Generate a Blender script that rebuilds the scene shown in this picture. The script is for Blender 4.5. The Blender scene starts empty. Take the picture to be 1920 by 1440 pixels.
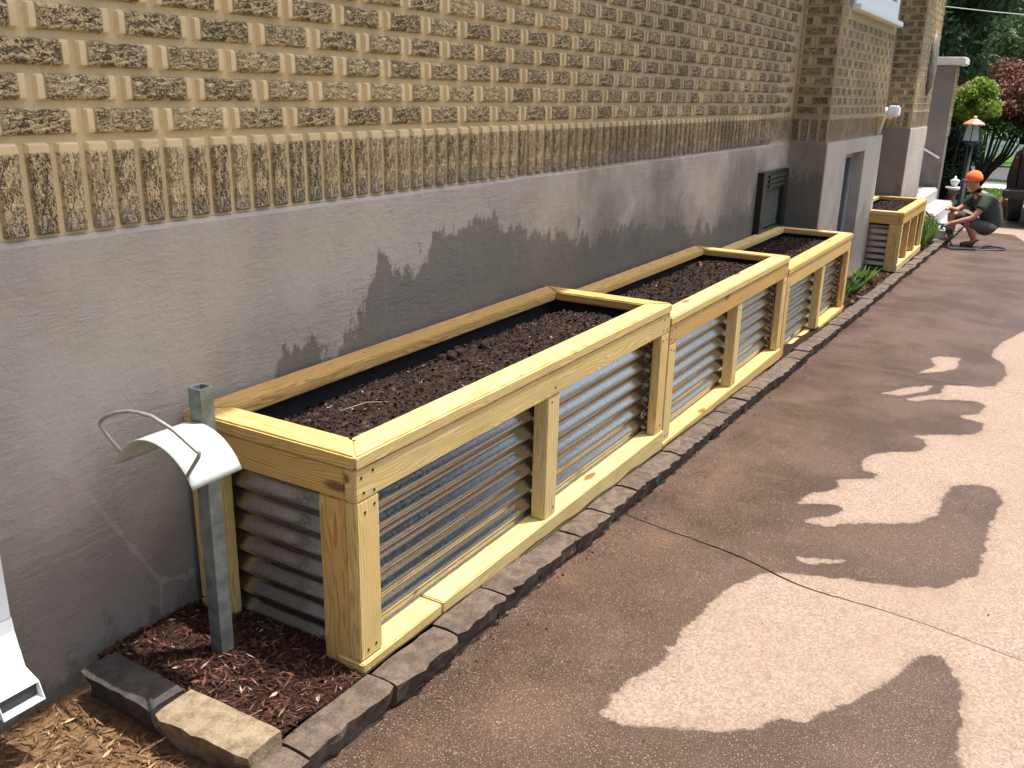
import bpy, bmesh, math, random
import numpy as np
from mathutils import Vector, Matrix, noise
from math import radians, sin, cos, pi
random.seed(7); rng = np.random.default_rng(7)
S = bpy.context.scene
COL = S.collection

# ------------------------------------------------------------------ camera
CP = Vector((-1.5705, -2.0186, 1.4882)); YAW, PIT, ROLL, FPX = .5338, .3126, .0233, 1700.
fw = Vector((cos(PIT)*cos(YAW), cos(PIT)*sin(YAW), -sin(PIT)))
rt = fw.cross(Vector((0, 0, 1))).normalized(); up = rt.cross(fw)
r2 = rt*cos(ROLL)+up*sin(ROLL); u2 = up*cos(ROLL)-rt*sin(ROLL)
cd = bpy.data.cameras.new('camera'); cam = bpy.data.objects.new('camera', cd); COL.objects.link(cam)
cam.matrix_world = Matrix(((r2.x, u2.x, -fw.x, CP.x), (r2.y, u2.y, -fw.y, CP.y), (r2.z, u2.z, -fw.z, CP.z), (0, 0, 0, 1)))
cd.sensor_fit = 'HORIZONTAL'; cd.sensor_width = 36; cd.lens = 36*FPX/1920; cd.clip_start = .05; cd.clip_end = 2000
S.camera = cam
def proj(p):
    d = Vector(p)-CP; z = d.dot(fw)
    if z < .05: return None
    return (960+FPX*d.dot(r2)/z, 720-FPX*d.dot(u2)/z, z)
def ray(u, v): return fw+r2*((u-960)/FPX)-u2*((v-720)/FPX)
def on_x(u, v, X):
    d = ray(u, v); return CP+d*((X-CP.x)/d.x)
def on_ground(u, v):
    d = ray(u, v); return CP+d*((-.07-.027*CP.x-CP.z)/(d.z+.027*d.x))

# ------------------------------------------------------------------ light
SUN = Vector((.19, -.16, 1)).normalized()
w = bpy.data.worlds.new('World'); S.world = w; w.use_nodes = True
wn = w.node_tree.nodes; sky = wn.new('ShaderNodeTexSky'); sky.sky_type = 'NISHITA'; sky.sun_disc = False
sky.sun_elevation = math.asin(SUN.z); sky.sun_rotation = math.atan2(SUN.x, SUN.y)
sky.air_density = .8; sky.dust_density = 4.; sky.ozone_density = .6
wn['Background'].inputs[1].default_value = .15
w.node_tree.links.new(sky.outputs[0], wn['Background'].inputs[0])
sl = bpy.data.lights.new('sun', 'SUN'); sl.energy = 3.0; sl.angle = radians(.53); sl.color = (1, .95, .87)
so = bpy.data.objects.new('sun', sl); COL.objects.link(so)
so.rotation_euler = (-SUN).to_track_quat('-Z', 'Y').to_euler(); so.location = (0, 0, 12)
S.view_settings.view_transform = 'Standard'; S.view_settings.look = 'None'
S.view_settings.exposure = 1.22; S.view_settings.gamma = 1

# ------------------------------------------------------------------ node helpers
class M:
    """small node-material writer"""
    def __init__(s, name):
        s.m = bpy.data.materials.new(name); s.m.use_nodes = True
        s.t = s.m.node_tree; s.b = s.t.nodes['Principled BSDF']; s.tc = None
    def n(s, kind, **kw):
        nd = s.t.nodes.new('ShaderNode'+kind)
        for k, v in kw.items():
            if k[0] == '_': setattr(nd, k[1:], v)
            else: nd.inputs[k.replace('__', ' ')].default_value = v
        return nd
    def l(s, a, b): s.t.links.new(a, b)
    def coord(s, which='Object'):
        if s.tc is None: s.tc = s.t.nodes.new('ShaderNodeTexCoord')
        return s.tc.outputs[which]
    def pos(s): return s.n('NewGeometry').outputs['Position']
    def map(s, vec, scale=(1, 1, 1), loc=(0, 0, 0)):
        m = s.n('Mapping'); m.inputs['Scale'].default_value = scale; m.inputs['Location'].default_value = loc
        s.l(vec, m.inputs['Vector']); return m.outputs[0]
    def noise(s, vec, scale, detail=4, rough=.6, dist=0, out=0):
        nd = s.n('TexNoise', Scale=scale, Detail=detail, Roughness=rough, Distortion=dist)
        s.l(vec, nd.inputs['Vector']); return nd.outputs[out]
    def vor(s, vec, scale, feature='F1', out='Distance', rand=1):
        nd = s.n('TexVoronoi', _feature=feature, Scale=scale)
        nd.inputs['Randomness'].default_value = rand
        s.l(vec, nd.inputs['Vector']); return nd.outputs[out]
    def math(s, op, a, b=0, c=0, clamp=False):
        nd = s.n('Math', _operation=op, _use_clamp=clamp)
        for i, x in enumerate((a, b, c)):
            if hasattr(x, 'node'): s.l(x, nd.inputs[i])
            else: nd.inputs[i].default_value = x
        return nd.outputs[0]
    def step(s, x, lo, hi):
        nd = s.n('MapRange', _interpolation_type='SMOOTHSTEP')
        s.l(x, nd.inputs[0])
        nd.inputs[1].default_value = lo; nd.inputs[2].default_value = hi
        return nd.outputs[0]
    def ramp(s, x, stops):
        nd = s.n('ValToRGB'); e = nd.color_ramp.elements
        while len(e) < len(stops): e.new(.5)
        for i, (p, c) in enumerate(stops):
            e[i].position = p; e[i].color = (*c, 1) if len(c) == 3 else c
        s.l(x, nd.inputs[0]); return nd.outputs[0]
    def mix(s, f, a, b, mode='MIX'):
        nd = s.n('MixRGB', _blend_type=mode)
        for i, x in enumerate((f, a, b)):
            if hasattr(x, 'node'): s.l(x, nd.inputs[i])
            elif i == 0: nd.inputs[0].default_value = x
            else: nd.inputs[i].default_value = (*x, 1)
        return nd.outputs[0]
    def attr(s, name, out='Fac'): return s.n('Attribute', _attribute_name=name).outputs[out]
    def rand(s): return s.n('ObjectInfo').outputs['Random']
    def set(s, **kw):
        for k, v in kw.items():
            k = {'color': 'Base Color', 'rough': 'Roughness', 'metal': 'Metallic', 'spec': 'Specular IOR Level'}.get(k, k)
            if hasattr(v, 'node'): s.l(v, s.b.inputs[k])
            elif k == 'Base Color': s.b.inputs[k].default_value = (*v, 1)
            else: s.b.inputs[k].default_value = v
        return s
    def bump(s, h, strength=.5, dist=.01, prev=None):
        nd = s.n('Bump', Strength=strength, Distance=dist); s.l(h, nd.inputs['Height'])
        if prev is not None: s.l(prev, nd.inputs['Normal'])
        s.l(nd.outputs[0], s.b.inputs['Normal']); return nd.outputs[0]
def plain(name, col, rough=.6, metal=0, vary=.12, scale=30):
    m = M(name); nz = m.noise(m.coord(), scale, 5)
    c = m.mix(m.step(nz, .3, .7), tuple(x*(1-vary) for x in col), tuple(min(1, x*(1+vary)) for x in col))
    m.set(color=c, rough=rough, metal=metal); m.bump(nz, .15, .004); return m.m

# --- wood
def wood_mat():
    m = M('treated_pine'); o = m.coord(); r = m.rand()
    off = m.n('CombineXYZ'); m.l(m.math('MULTIPLY', r, 37.), off.inputs[0]); m.l(m.math('MULTIPLY', r, 11.3), off.inputs[1]); m.l(m.math('MULTIPLY', r, 5.7), off.inputs[2])
    v = m.n('VectorMath', _operation='ADD'); m.l(o, v.inputs[0]); m.l(off.outputs[0], v.inputs[1]); p = v.outputs[0]
    st = m.map(p, (1.3, 9, 9))
    warp = m.noise(st, 1.6, 2, .5)
    # growth rings round a pith that lies off the board
    sep = m.n('SeparateXYZ'); m.l(o, sep.inputs[0])
    y = m.math('ADD', sep.outputs[1], m.math('MULTIPLY', m.math('SUBTRACT', r, .55), .16))
    z = m.math('ADD', sep.outputs[2], .05)
    rad = m.math('SQRT', m.math('ADD', m.math('MULTIPLY', y, y), m.math('MULTIPLY', z, z)))
    ph = m.math('ADD', m.math('MULTIPLY', rad, 150.), m.math('MULTIPLY', warp, 11.))
    ring = m.math('FRACT', ph)
    ringc = m.step(ring, .35, .95)
    fib = m.noise(m.map(p, (6, 160, 160)), 1., 4, .7)
    # knots
    kv = m.n('TexVoronoi', _feature='F1', Scale=1.); m.l(m.map(p, (3.1, 9.5, 9.5)), kv.inputs['Vector'])
    kd = m.math('ADD', kv.outputs['Distance'], m.math('MULTIPLY', warp, .12))
    pick = m.n('SeparateColor'); m.l(kv.outputs['Color'], pick.inputs[0])
    kn = m.math('MULTIPLY', m.math('SUBTRACT', 1, m.step(kd, .15, .25)), m.math('GREATER_THAN', pick.outputs[0], .50))
    r2_ = m.math('FRACT', m.math('MULTIPLY', r, 7.31))
    tint = m.ramp(r2_, [(0, (.55, .31, .085)), (.35, (.63, .41, .135)), (.7, (.68, .51, .20)), (1, (.62, .50, .235))])
    dark = m.ramp(r2_, [(0, (.30, .14, .035)), (.35, (.40, .21, .055)), (.7, (.46, .29, .095)), (1, (.40, .29, .11))])
    ringc = m.math('MULTIPLY', ringc, m.math('ADD', .55, m.math('MULTIPLY', m.noise(m.map(p, (2, 14, 14)), 1., 3), .8)))
    c = m.mix(m.math('MULTIPLY', ringc, .95, clamp=True), tint, dark)
    c = m.mix(m.math('MULTIPLY', m.step(fib, .35, .75), .4), c, (.70, .53, .25))
    c = m.mix(m.math('MULTIPLY', m.step(m.noise(p, 4, 4, .6), .48, .72), .45), c, (.44, .33, .12))
    c = m.mix(m.math('MULTIPLY', m.step(m.noise(p, 55, 3, .7), .60, .74), .35), c, (.26, .15, .05))
    c = m.mix(m.math('MULTIPLY', kn, .85), c, (.13, .06, .025))
    m.set(color=c, rough=.62, spec=.3)
    h = m.math('ADD', m.math('MULTIPLY', ring, .5), fib)
    m.bump(h, .35, .002); return m.m
WOOD = wood_mat()

def galv_mat():
    m = M('galvanised_steel'); o = m.coord()
    sp = m.vor(m.map(o, (1, 1, 1)), 260, out='Color'); s2 = m.n('SeparateColor'); m.l(sp, s2.inputs[0])
    cl = m.noise(o, 5, 4)
    c = m.mix(s2.outputs[0], (.33, .315, .30), (.50, .48, .46))
    c = m.mix(m.math('MULTIPLY', m.step(cl, .45, .7), .4), c, (.40, .40, .40))
    m.set(color=c, metal=.95, rough=m.math('ADD', .13, m.math('MULTIPLY', s2.outputs[1], .14)))
    m.bump(s2.outputs[2], .05, .001); return m.m
GALV = galv_mat()

def brick_mat():
    m = M('buff_rough_brick'); uv = m.coord('UV'); ro = m.attr('rough'); P = m.pos()
    # torn, flecked face: wavy lens shapes along the brick, crevice shade painted in dark
    st = m.map(uv, (25, 72, 1))
    wv = m.noise(uv, 60, 3, .6, out=1)
    v = m.n('VectorMath', _operation='ADD'); m.l(st, v.inputs[0])
    ws = m.n('VectorMath', _operation='SCALE'); ws.inputs['Scale'].default_value = 1.6; m.l(wv, ws.inputs[0]); m.l(ws.outputs[0], v.inputs[1])
    f1 = m.noise(v.outputs[0], 1., 3, .65)
    f2 = m.noise(m.map(uv, (170, 260, 1)), 1., 3, .6)
    h = m.math('ADD', m.math('MULTIPLY', f1, .75), m.math('MULTIPLY', f2, .25))
    br = m.attr('bvar')
    f3 = m.noise(m.map(v.outputs[0], (1.9, 1.5, 1), (5, 9, 0)), 1., 2, .6)
    wd = m.math('ADD', .024, m.math('MULTIPLY', br, .028))
    v1 = m.math('SUBTRACT', 1, m.math('DIVIDE', m.math('ABSOLUTE', m.math('SUBTRACT', f1, .47)), wd, clamp=True), clamp=True)
    v2 = m.math('SUBTRACT', 1, m.math('DIVIDE', m.math('ABSOLUTE', m.math('SUBTRACT', f3, .5)), m.math('MULTIPLY', wd, .55), clamp=True), clamp=True)
    fl = m.math('MAXIMUM', v1, v2)
    blot = m.math('MULTIPLY', m.step(m.noise(uv, 38, 3, .6), .55, .70), .5)
    fl = m.math('MAXIMUM', m.math('POWER', fl, .6), blot)
    fl = m.math('MULTIPLY', fl, ro)
    h = m.math('SUBTRACT', h, m.math('MULTIPLY', m.math('MAXIMUM', v1, v2), .55))
    buff = m.mix(br, (.75, .585, .33), (.66, .51, .29))
    buff = m.mix(m.math('MULTIPLY', m.step(m.noise(P, 2.2, 3), .4, .7), .4), buff, (.66, .54, .35))
    # grey weathering along the wall beyond the second planter and near the soldier foot
    sx = m.n('SeparateXYZ'); m.l(P, sx.inputs[0])
    gx = m.math('MULTIPLY', m.step(sx.outputs[0], .6, 4.2), m.step(m.noise(P, 1.3, 5, .65), .28, .60))
    c = m.mix(m.math('MULTIPLY', gx, .72), buff, (.22, .18, .14))
    foot = m.math('SUBTRACT', 1, m.step(m.math('ADD', sx.outputs[2], m.math('MULTIPLY', m.noise(P, 7, 4), .09)), 1.19, 1.26))
    c = m.mix(m.math('MULTIPLY', foot, .65), c, (.36, .34, .32))
    dk = m.mix(f2, (.04, .034, .028), (.13, .10, .07))
    c = m.mix(m.math('MULTIPLY', m.math('MULTIPLY', m.step(f2, .5, .75), ro), .45), c, (.80, .66, .42))  # ridges lightened in the colour to deepen the relief
    c = m.mix(m.math('MULTIPLY', fl, .95), c, dk)
    m.set(color=c, rough=.9, spec=.2)
    b = m.math('ADD', m.math('MULTIPLY', m.math('MULTIPLY', h, ro), 1.), m.math('MULTIPLY', m.noise(P, 160, 3), .06))
    m.bump(b, 1., .018); return m.m
BRICK = brick_mat()

def mortar_mat():
    m = M('buff_mortar'); P = m.pos(); nz = m.noise(P, 90, 5, .7); big = m.noise(P, 3, 3)
    c = m.mix(m.step(big, .35, .7), (.66, .52, .30), (.55, .44, .27))
    c = m.mix(m.math('MULTIPLY', m.step(nz, .45, .75), .35), c, (.36, .29, .19))
    sx = m.n('SeparateXYZ'); m.l(P, sx.inputs[0])
    c = m.mix(m.math('MULTIPLY', m.step(sx.outputs[0], .6, 4.2), .5), c, (.30, .245, .185))
    c = m.mix(m.math('MULTIPLY', m.step(m.noise(P, 24, 4, .7), .52, .72), .4), c, (.40, .31, .19))
    m.set(color=c, rough=.95, spec=.15); m.bump(nz, .5, .004); return m.m
MORTAR = mortar_mat()

def stucco_mat(name, damp=True, tone=1.0):
    m = M(name); P = m.pos(); sx = m.n('SeparateXYZ'); m.l(P, sx.inputs[0])
    tr = m.math('ADD', m.math('MULTIPLY', m.noise(m.map(P, (11, 11, 48)), 1., 6, .7, .3), m.step(m.noise(P, 3.5, 3), .35, .65)), m.math('MULTIPLY', m.noise(P, 34, 5, .7), .55))
    fine = m.noise(P, 120, 4, .7); big = m.noise(P, 1.7, 4, .6); med = m.noise(P, 7, 5, .65)
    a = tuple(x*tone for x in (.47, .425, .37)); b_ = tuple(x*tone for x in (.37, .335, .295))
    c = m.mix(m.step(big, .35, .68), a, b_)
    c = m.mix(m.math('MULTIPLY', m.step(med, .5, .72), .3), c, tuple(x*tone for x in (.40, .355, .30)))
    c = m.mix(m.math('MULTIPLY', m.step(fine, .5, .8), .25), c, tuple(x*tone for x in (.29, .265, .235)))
    rough = .9
    if damp:
        # rising damp: edge height along the wall read off as a profile over x
        xs = m.math('DIVIDE', m.math('ADD', sx.outputs[0], 1.), 8.)
        prof = [(-1., .02), (-.45, .02), (-.2, .04), (.1, .16), (.30, .50), (.42, .68), (.54, .72), (.66, .64), (.78, .76), (.9, .93), (1.1, .90), (1.3, .97), (1.6, .98), (1.8, .93), (2.2, .86),
                (2.6, .80), (3., .82), (3.6, .74), (4.4, .66), (5.2, .72), (5.9, .9), (7., .8)]
        fc = m.n('FloatCurve'); cu = fc.mapping.curves[0]
        pts = [((x+1)/8, h) for x, h in prof]
        while len(cu.points) < len(pts): cu.points.new(.5, .5)
        for i, (x, h) in enumerate(pts): cu.points[i].location = (x, h); cu.points[i].handle_type = 'VECTOR'
        fc.mapping.update(); m.l(xs, fc.inputs['Value'])
        d = m.math('SUBTRACT', fc.outputs[0], sx.outputs[2])
        d = m.math('ADD', d, m.math('MULTIPLY', m.math('SUBTRACT', m.noise(m.map(P, (1, 1, .45)), 9, 6, .62), .5), .46))
        d = m.math('ADD', d, m.math('MULTIPLY', m.math('SUBTRACT', m.noise(m.map(P, (1, 1, .6)), 38, 5, .7), .5), .26))
        wet = m.step(d, -.02, .035)
        soft = m.math('MULTIPLY', m.step(sx.outputs[0], 1.0, 2.9), m.step(m.math('ADD', m.noise(P, 1.3, 4), m.math('MULTIPLY', sx.outputs[2], -.25)), .12, .40))
        c = m.mix(m.math('MULTIPLY', soft, .78), c, (.165, .145, .122))
        low = m.math('SUBTRACT', 1, m.step(m.math('ADD', sx.outputs[2], m.math('MULTIPLY', m.math('SUBTRACT', m.noise(P, 2.6, 5, .6), .5), .55)), .15, .75))
        c = m.mix(m.math('MULTIPLY', low, .8), c, (.15, .135, .118))
        crk = m.vor(m.map(P, (.9, .9, .35), (0.3, 0, .1)), 1.3, feature='DISTANCE_TO_EDGE'); crk = m.math('ADD', crk, m.math('MULTIPLY', m.math('SUBTRACT', m.noise(P, 12, 4), .5), .03))
        c = m.mix(m.math('MULTIPLY', m.math('SUBTRACT', 1, m.step(m.math('ABSOLUTE', crk), .002, .007)), .35), c, (.42, .40, .37))
        c = m.mix(m.math('MULTIPLY', wet, .74), c, (.115, .106, .09))
        # pale lime streaks
        lime = m.math('MULTIPLY', m.step(m.noise(m.map(P, (9, 9, 1.6)), 1., 5, .7), .60, .70), m.step(sx.outputs[2], .5, .8))
        c = m.mix(m.math('MULTIPLY', lime, .32), c, (.46, .45, .43))
        rough = m.mix(wet, (.9, .9, .9), (.6, .6, .6))
    else:
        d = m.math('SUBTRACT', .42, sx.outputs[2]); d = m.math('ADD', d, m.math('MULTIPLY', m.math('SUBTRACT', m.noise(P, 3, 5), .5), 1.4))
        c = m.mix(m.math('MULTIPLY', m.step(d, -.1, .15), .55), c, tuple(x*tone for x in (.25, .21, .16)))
    m.set(color=c, rough=rough, spec=.25)
    h = m.math('ADD', m.math('MULTIPLY', tr, 1.), m.math('MULTIPLY', fine, .25))
    m.bump(h, .95, .007); return m.m
STUCCO = stucco_mat('grey_stucco'); STUCCO2 = stucco_mat('pale_stucco', False, 1.0); STUCCO3 = stucco_mat('pink_stucco', False, 1.08); STUCCO4 = stucco_mat('shaded_stucco', False, .5)  # last copy is darkened to paint shade on side and recess walls

def drive_mat():
    m = M('exposed_aggregate_concrete'); P = m.pos(); wet = m.attr('wet')
    e = m.math('ADD', m.math('MULTIPLY', m.math('SUBTRACT', m.noise(P, 11, 7, .72), .5), .085), m.math('MULTIPLY', m.math('SUBTRACT', m.noise(P, 70, 3), .5), .016))
    d = m.math('ADD', wet, e)
    wm = m.math('MAXIMUM', m.math('MULTIPLY', m.step(d, -.05, .0), .16), m.step(d, -.007, .009))
    edge = m.math('MULTIPLY', wm, m.math('SUBTRACT', 1, m.step(d, .01, .09)))
    g1 = m.vor(P, 150, out='Color'); gs = m.n('SeparateColor'); m.l(g1, gs.inputs[0])
    g2 = m.noise(P, 220, 3, .7); big = m.noise(P, 1.4, 5, .6); med = m.noise(P, 9, 5, .65)
    c = m.mix(gs.outputs[0], (.17, .122, .092), (.355, .27, .208))
    c = m.mix(m.math('MULTIPLY', m.step(g2, .42, .7), .5), c, (.37, .29, .228))
    c = m.mix(m.math('MULTIPLY', m.math('GREATER_THAN', gs.outputs[1], .9), .7), c, (.24, .175, .135))
    c = m.mix(m.math('MULTIPLY', m.step(big, .35, .7), .5), c, (.235, .172, .13))
    c = m.mix(m.math('MULTIPLY', m.step(med, .5, .75), .22), c, (.38, .31, .255))
    wc = m.mix(1., c, (.19, .135, .095), 'MULTIPLY')
    wc2 = m.mix(1., c, (.33, .25, .205), 'MULTIPLY')
    wb = m.math('MULTIPLY', m.step(m.noise(P, 1.9, 5, .6), .36, .62), .8)
    wcol = m.mix(wb, wc, wc2)
    fleck = m.math('MULTIPLY', m.step(m.noise(P, 210, 2, .5), .58, .68), .8)
    wcol = m.mix(fleck, wcol, (.26, .205, .165))
    wcol = m.mix(m.math('MULTIPLY', edge, .25), wcol, m.mix(1., c, (.19, .155, .14), 'MULTIPLY'))
    sx = m.n('SeparateXYZ'); m.l(P, sx.inputs[0])
    rust = m.math('MULTIPLY', m.step(m.noise(P, 4, 4), .5, .68), m.step(sx.outputs[1], -1.25, -.75))
    wcol = m.mix(m.math('MULTIPLY', rust, .30), wcol, (.22, .115, .055))
    c = m.mix(wm, c, wcol)
    rg = m.mix(wm, (.9, .9, .9), m.mix(wb, (.36, .36, .36), (.55, .55, .55)))
    m.set(color=c, rough=rg, spec=m.math('ADD', .25, m.math('MULTIPLY', wm, .10)))
    m.bump(m.math('ADD', gs.outputs[0], g2), .6, .004); return m.m
DRIVE = drive_mat()

def soil_mat(name, a, b):
    m = M(name); P = m.pos(); n1 = m.noise(P, 45, 6, .7); n2 = m.noise(P, 5, 3)
    c = m.mix(m.step(n1, .3, .7), a, b); c = m.mix(m.math('MULTIPLY', m.step(n2, .4, .7), .4), c, a)
    m.set(color=c, rough=.95, spec=.15); m.bump(n1, 1., .02); return m.m
SOIL = soil_mat('dark_compost', (.026, .016, .013), (.075, .045, .036))
MULCHG = soil_mat('mulch_ground', (.018, .010, .007), (.05, .025, .017))
DIRT = soil_mat('brown_dirt', (.13, .075, .04), (.30, .18, .09))
LAWN = soil_mat('lawn_green', (.045, .10, .018), (.12, .20, .045))
BEDG = soil_mat('garden_bed_ground', (.05, .03, .022), (.12, .07, .05))
def chip_mat(name, stops):
    m = M(name); r = m.attr('rnd'); c = m.ramp(r, stops)
    nz = m.noise(m.pos(), 120, 3); c = m.mix(m.math('MULTIPLY', nz, .4), c, (.02, .012, .01))
    m.set(color=c, rough=.9, spec=.15); return m.m
CH_SOIL = chip_mat('compost_bits', [(0, (.012, .008, .006)), (.6, (.036, .022, .018)), (.88, (.07, .04, .031)), (.98, (.12, .07, .05)), (1, (.45, .33, .27))])
CH_MULCH = chip_mat('shredded_mulch', [(0, (.016, .008, .006)), (.45, (.055, .024, .016)), (.85, (.12, .052, .032)), (.97, (.22, .11, .07)), (1, (.55, .45, .36))])
CH_STRAW = chip_mat('straw_litter', [(0, (.06, .03, .016)), (.5, (.19, .105, .05)), (.9, (.36, .22, .10)), (1, (.6, .44, .26))])
def stone_mat(name, a, b, sc=1.):
    m = M(name); o = m.pos(); r = m.rand()
    v = m.n('VectorMath', _operation='ADD'); cx = m.n('CombineXYZ'); m.l(m.math('MULTIPLY', r, 31), cx.inputs[0]); m.l(o, v.inputs[0]); m.l(cx.outputs[0], v.inputs[1])
    n1 = m.noise(v.outputs[0], 22*sc, 6, .7); n2 = m.noise(v.outputs[0], 130*sc, 4, .7); n3 = m.noise(v.outputs[0], 6*sc, 3)
    c = m.mix(m.step(n1, .32, .68), a, b); c = m.mix(m.math('MULTIPLY', m.step(n2, .45, .7), .4), c, tuple(min(1, x*1.45) for x in b))
    c = m.mix(m.math('MULTIPLY', m.step(n3, .45, .7), .5), c, tuple(x*.75 for x in a))
    m.set(color=c, rough=.85, spec=.3); m.bump(m.math('ADD', n1, m.math('MULTIPLY', n2, .35)), .9, .01); return m.m
STONE = stone_mat('edging_stone', (.065, .047, .036), (.155, .118, .088))
STONE_B = stone_mat('tan_block', (.15, .11, .07), (.30, .235, .15))
STONE_D = stone_mat('charcoal_block', (.035, .031, .028), (.075, .066, .06))
ROCK = stone_mat('garden_rock', (.12, .10, .09), (.28, .24, .21))
STEPS = plain('pale_concrete', (.44, .41, .40), .85, vary=.10, scale=12)
WHITE = plain('white_paint', (.80, .82, .84), .4, vary=.04)
PORCEL = plain('galvanised_post', (.22, .24, .235), .45, .5, vary=.35, scale=18)
PALEM = plain('pale_painted_steel', (.44, .48, .44), .5, vary=.10)
RODM = plain('grey_rod', (.40, .38, .36), .4, .5)
BLACKM = plain('black_paint', (.012, .013, .014), .35)
BLACKP = plain('black_plastic', (.02, .02, .022), .5)
GLASS = plain('dark_glass', (.02, .026, .03), .06)
GLASSG = plain('grey_green_glass', (.10, .12, .115), .12)
LINER = plain('black_liner', (.012, .011, .012), .9)
CAPST = plain('cast_stone', (.66, .63, .58), .8)
COPPER = plain('copper_roof', (.55, .22, .13), .45, .3)
BARK = plain('bark', (.06, .045, .035), .95, vary=.4, scale=14)
ASPH = plain('asphalt', (.05, .05, .052), .9)
PATH = plain('pale_paving', (.52, .44, .41), .9)
BRONZE = plain('carved_plaque', (.16, .14, .11), .6, vary=.5, scale=16)
def leaf_mat(name, a, b, trans=.35):
    m = M(name); r = m.attr('rnd'); c = m.mix(r, a, b)
    m.set(color=c, rough=.55, spec=.3)
    tr = m.n('BsdfTranslucent'); m.l(c, tr.inputs[0]); mx = m.n('MixShader'); mx.inputs[0].default_value = trans
    out = m.t.nodes['Material Output']; m.l(m.b.outputs[0], mx.inputs[1]); m.l(tr.outputs[0], mx.inputs[2]); m.l(mx.outputs[0], out.inputs[0])
    return m.m
LF_DARK = leaf_mat('dark_leaves', (.018, .045, .018), (.05, .095, .035))
LF_MID = leaf_mat('mid_leaves', (.035, .075, .02), (.09, .15, .05))
LF_LIME = leaf_mat('lime_leaves', (.12, .22, .025), (.26, .36, .05))
LF_RED = leaf_mat('maroon_leaves', (.09, .025, .02), (.23, .085, .05))
LF_GRASS = leaf_mat('grass_blades', (.07, .15, .03), (.16, .27, .06))
LF_HEDGE = leaf_mat('hedge_leaves', (.012, .028, .014), (.03, .055, .025))
LF_FLOWER = leaf_mat('yellow_bloom', (.35, .28, .08), (.60, .50, .18))
LF_DRY = leaf_mat('dry_brown_leaf', (.22, .12, .06), (.42, .26, .13))

# ------------------------------------------------------------------ mesh helpers
def tag(o, label=None, cat=None, group=None, kind=None):
    if label: o['label'] = label
    if cat: o['category'] = cat
    if group: o['group'] = group
    if kind: o['kind'] = kind
    return o
def empty(name, loc=(0, 0, 0), rz=0, label=None, cat=None, group=None):
    o = bpy.data.objects.new(name, None); COL.objects.link(o); o.location = loc; o.rotation_euler = (0, 0, rz); o.empty_display_size = .1
    return tag(o, label, cat, group)
def obj(name, mesh, parent=None, mat=None, loc=(0, 0, 0), rot=(0, 0, 0)):
    o = bpy.data.objects.new(name, mesh); COL.objects.link(o); o.location = loc; o.rotation_euler = rot
    if mat is not None:
        mesh.materials.clear()
        for x in (mat if isinstance(mat, (list, tuple)) else [mat]): mesh.materials.append(x)
    if parent is not None: o.parent = parent
    return o
class MB:
    def __init__(s): s.v = []; s.f = []; s.m = []; s.at = []
    def add(s, vs, fs, mi=0, at=0.):
        b = len(s.v); s.v += [tuple(x) for x in vs]; s.f += [tuple(b+i for i in f) for f in fs]; s.m += [mi]*len(fs); s.at += [at]*len(vs); return s
    def box(s, a, b, mi=0):
        (x0, y0, z0), (x1, y1, z1) = a, b
        return s.add([(x0, y0, z0), (x1, y0, z0), (x1, y1, z0), (x0, y1, z0), (x0, y0, z1), (x1, y0, z1), (x1, y1, z1), (x0, y1, z1)],
                     [(0, 3, 2, 1), (4, 5, 6, 7), (0, 1, 5, 4), (1, 2, 6, 5), (2, 3, 7, 6), (3, 0, 4, 7)], mi)
    def tube(s, pts, rad, n=8, mi=0, cap=True):
        pts = [Vector(p) for p in pts]; rings = []; b0 = []
        if not isinstance(rad, (list, tuple)): rad = [rad]*len(pts)
        ref = None
        for i, p in enumerate(pts):
            t = (pts[min(i+1, len(pts)-1)]-pts[max(i-1, 0)]).normalized()
            if ref is None: ref = Vector((0, 0, 1)) if abs(t.z) < .9 else Vector((1, 0, 0))
            a = t.cross(ref).normalized(); b = a.cross(t).normalized(); ref = b
            rings.append([p+(a*cos(2*pi*k/n)+b*sin(2*pi*k/n))*rad[i] for k in range(n)])
        vs = [v for r in rings for v in r]; fs = []
        for i in range(len(pts)-1):
            for k in range(n): fs.append((i*n+k, i*n+(k+1) % n, (i+1)*n+(k+1) % n, (i+1)*n+k))
        if cap: fs += [tuple(range(n-1, -1, -1)), tuple((len(pts)-1)*n+k for k in range(n))]
        return s.add(vs, fs, mi)
    def lathe(s, prof, n=16, c=(0, 0, 0), mi=0):
        vs = []; fs = []
        for r, z in prof:
            for k in range(n): vs.append((c[0]+r*cos(2*pi*k/n), c[1]+r*sin(2*pi*k/n), c[2]+z))
        for i in range(len(prof)-1):
            for k in range(n): fs.append((i*n+k, i*n+(k+1) % n, (i+1)*n+(k+1) % n, (i+1)*n+k))
        fs += [tuple(range(n-1, -1, -1)), tuple((len(prof)-1)*n+k for k in range(n))]
        return s.add(vs, fs, mi)
    def mesh(s, name, smooth=False, bevel=0, seg=2, attr=None):
        me = bpy.data.meshes.new(name); me.from_pydata(s.v, [], s.f)
        if any(s.m): me.polygons.foreach_set('material_index', s.m)
        if attr:
            a = me.attributes.new(attr, 'FLOAT', 'POINT'); a.data.foreach_set('value', s.at)
        if bevel:
            bm = bmesh.new(); bm.from_mesh(me)
            bmesh.ops.bevel(bm, geom=bm.edges[:]+bm.verts[:], offset=bevel, segments=seg, affect='EDGES', clamp_overlap=True)
            bm.to_mesh(me); bm.free()
        if smooth: me.polygons.foreach_set('use_smooth', [True]*len(me.polygons))
        me.update(); return me
def boxo(name, a, b, mat, parent=None, bevel=.004):
    return obj(name, MB().box(a, b).mesh(name, bevel=bevel), parent, mat)
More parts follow.
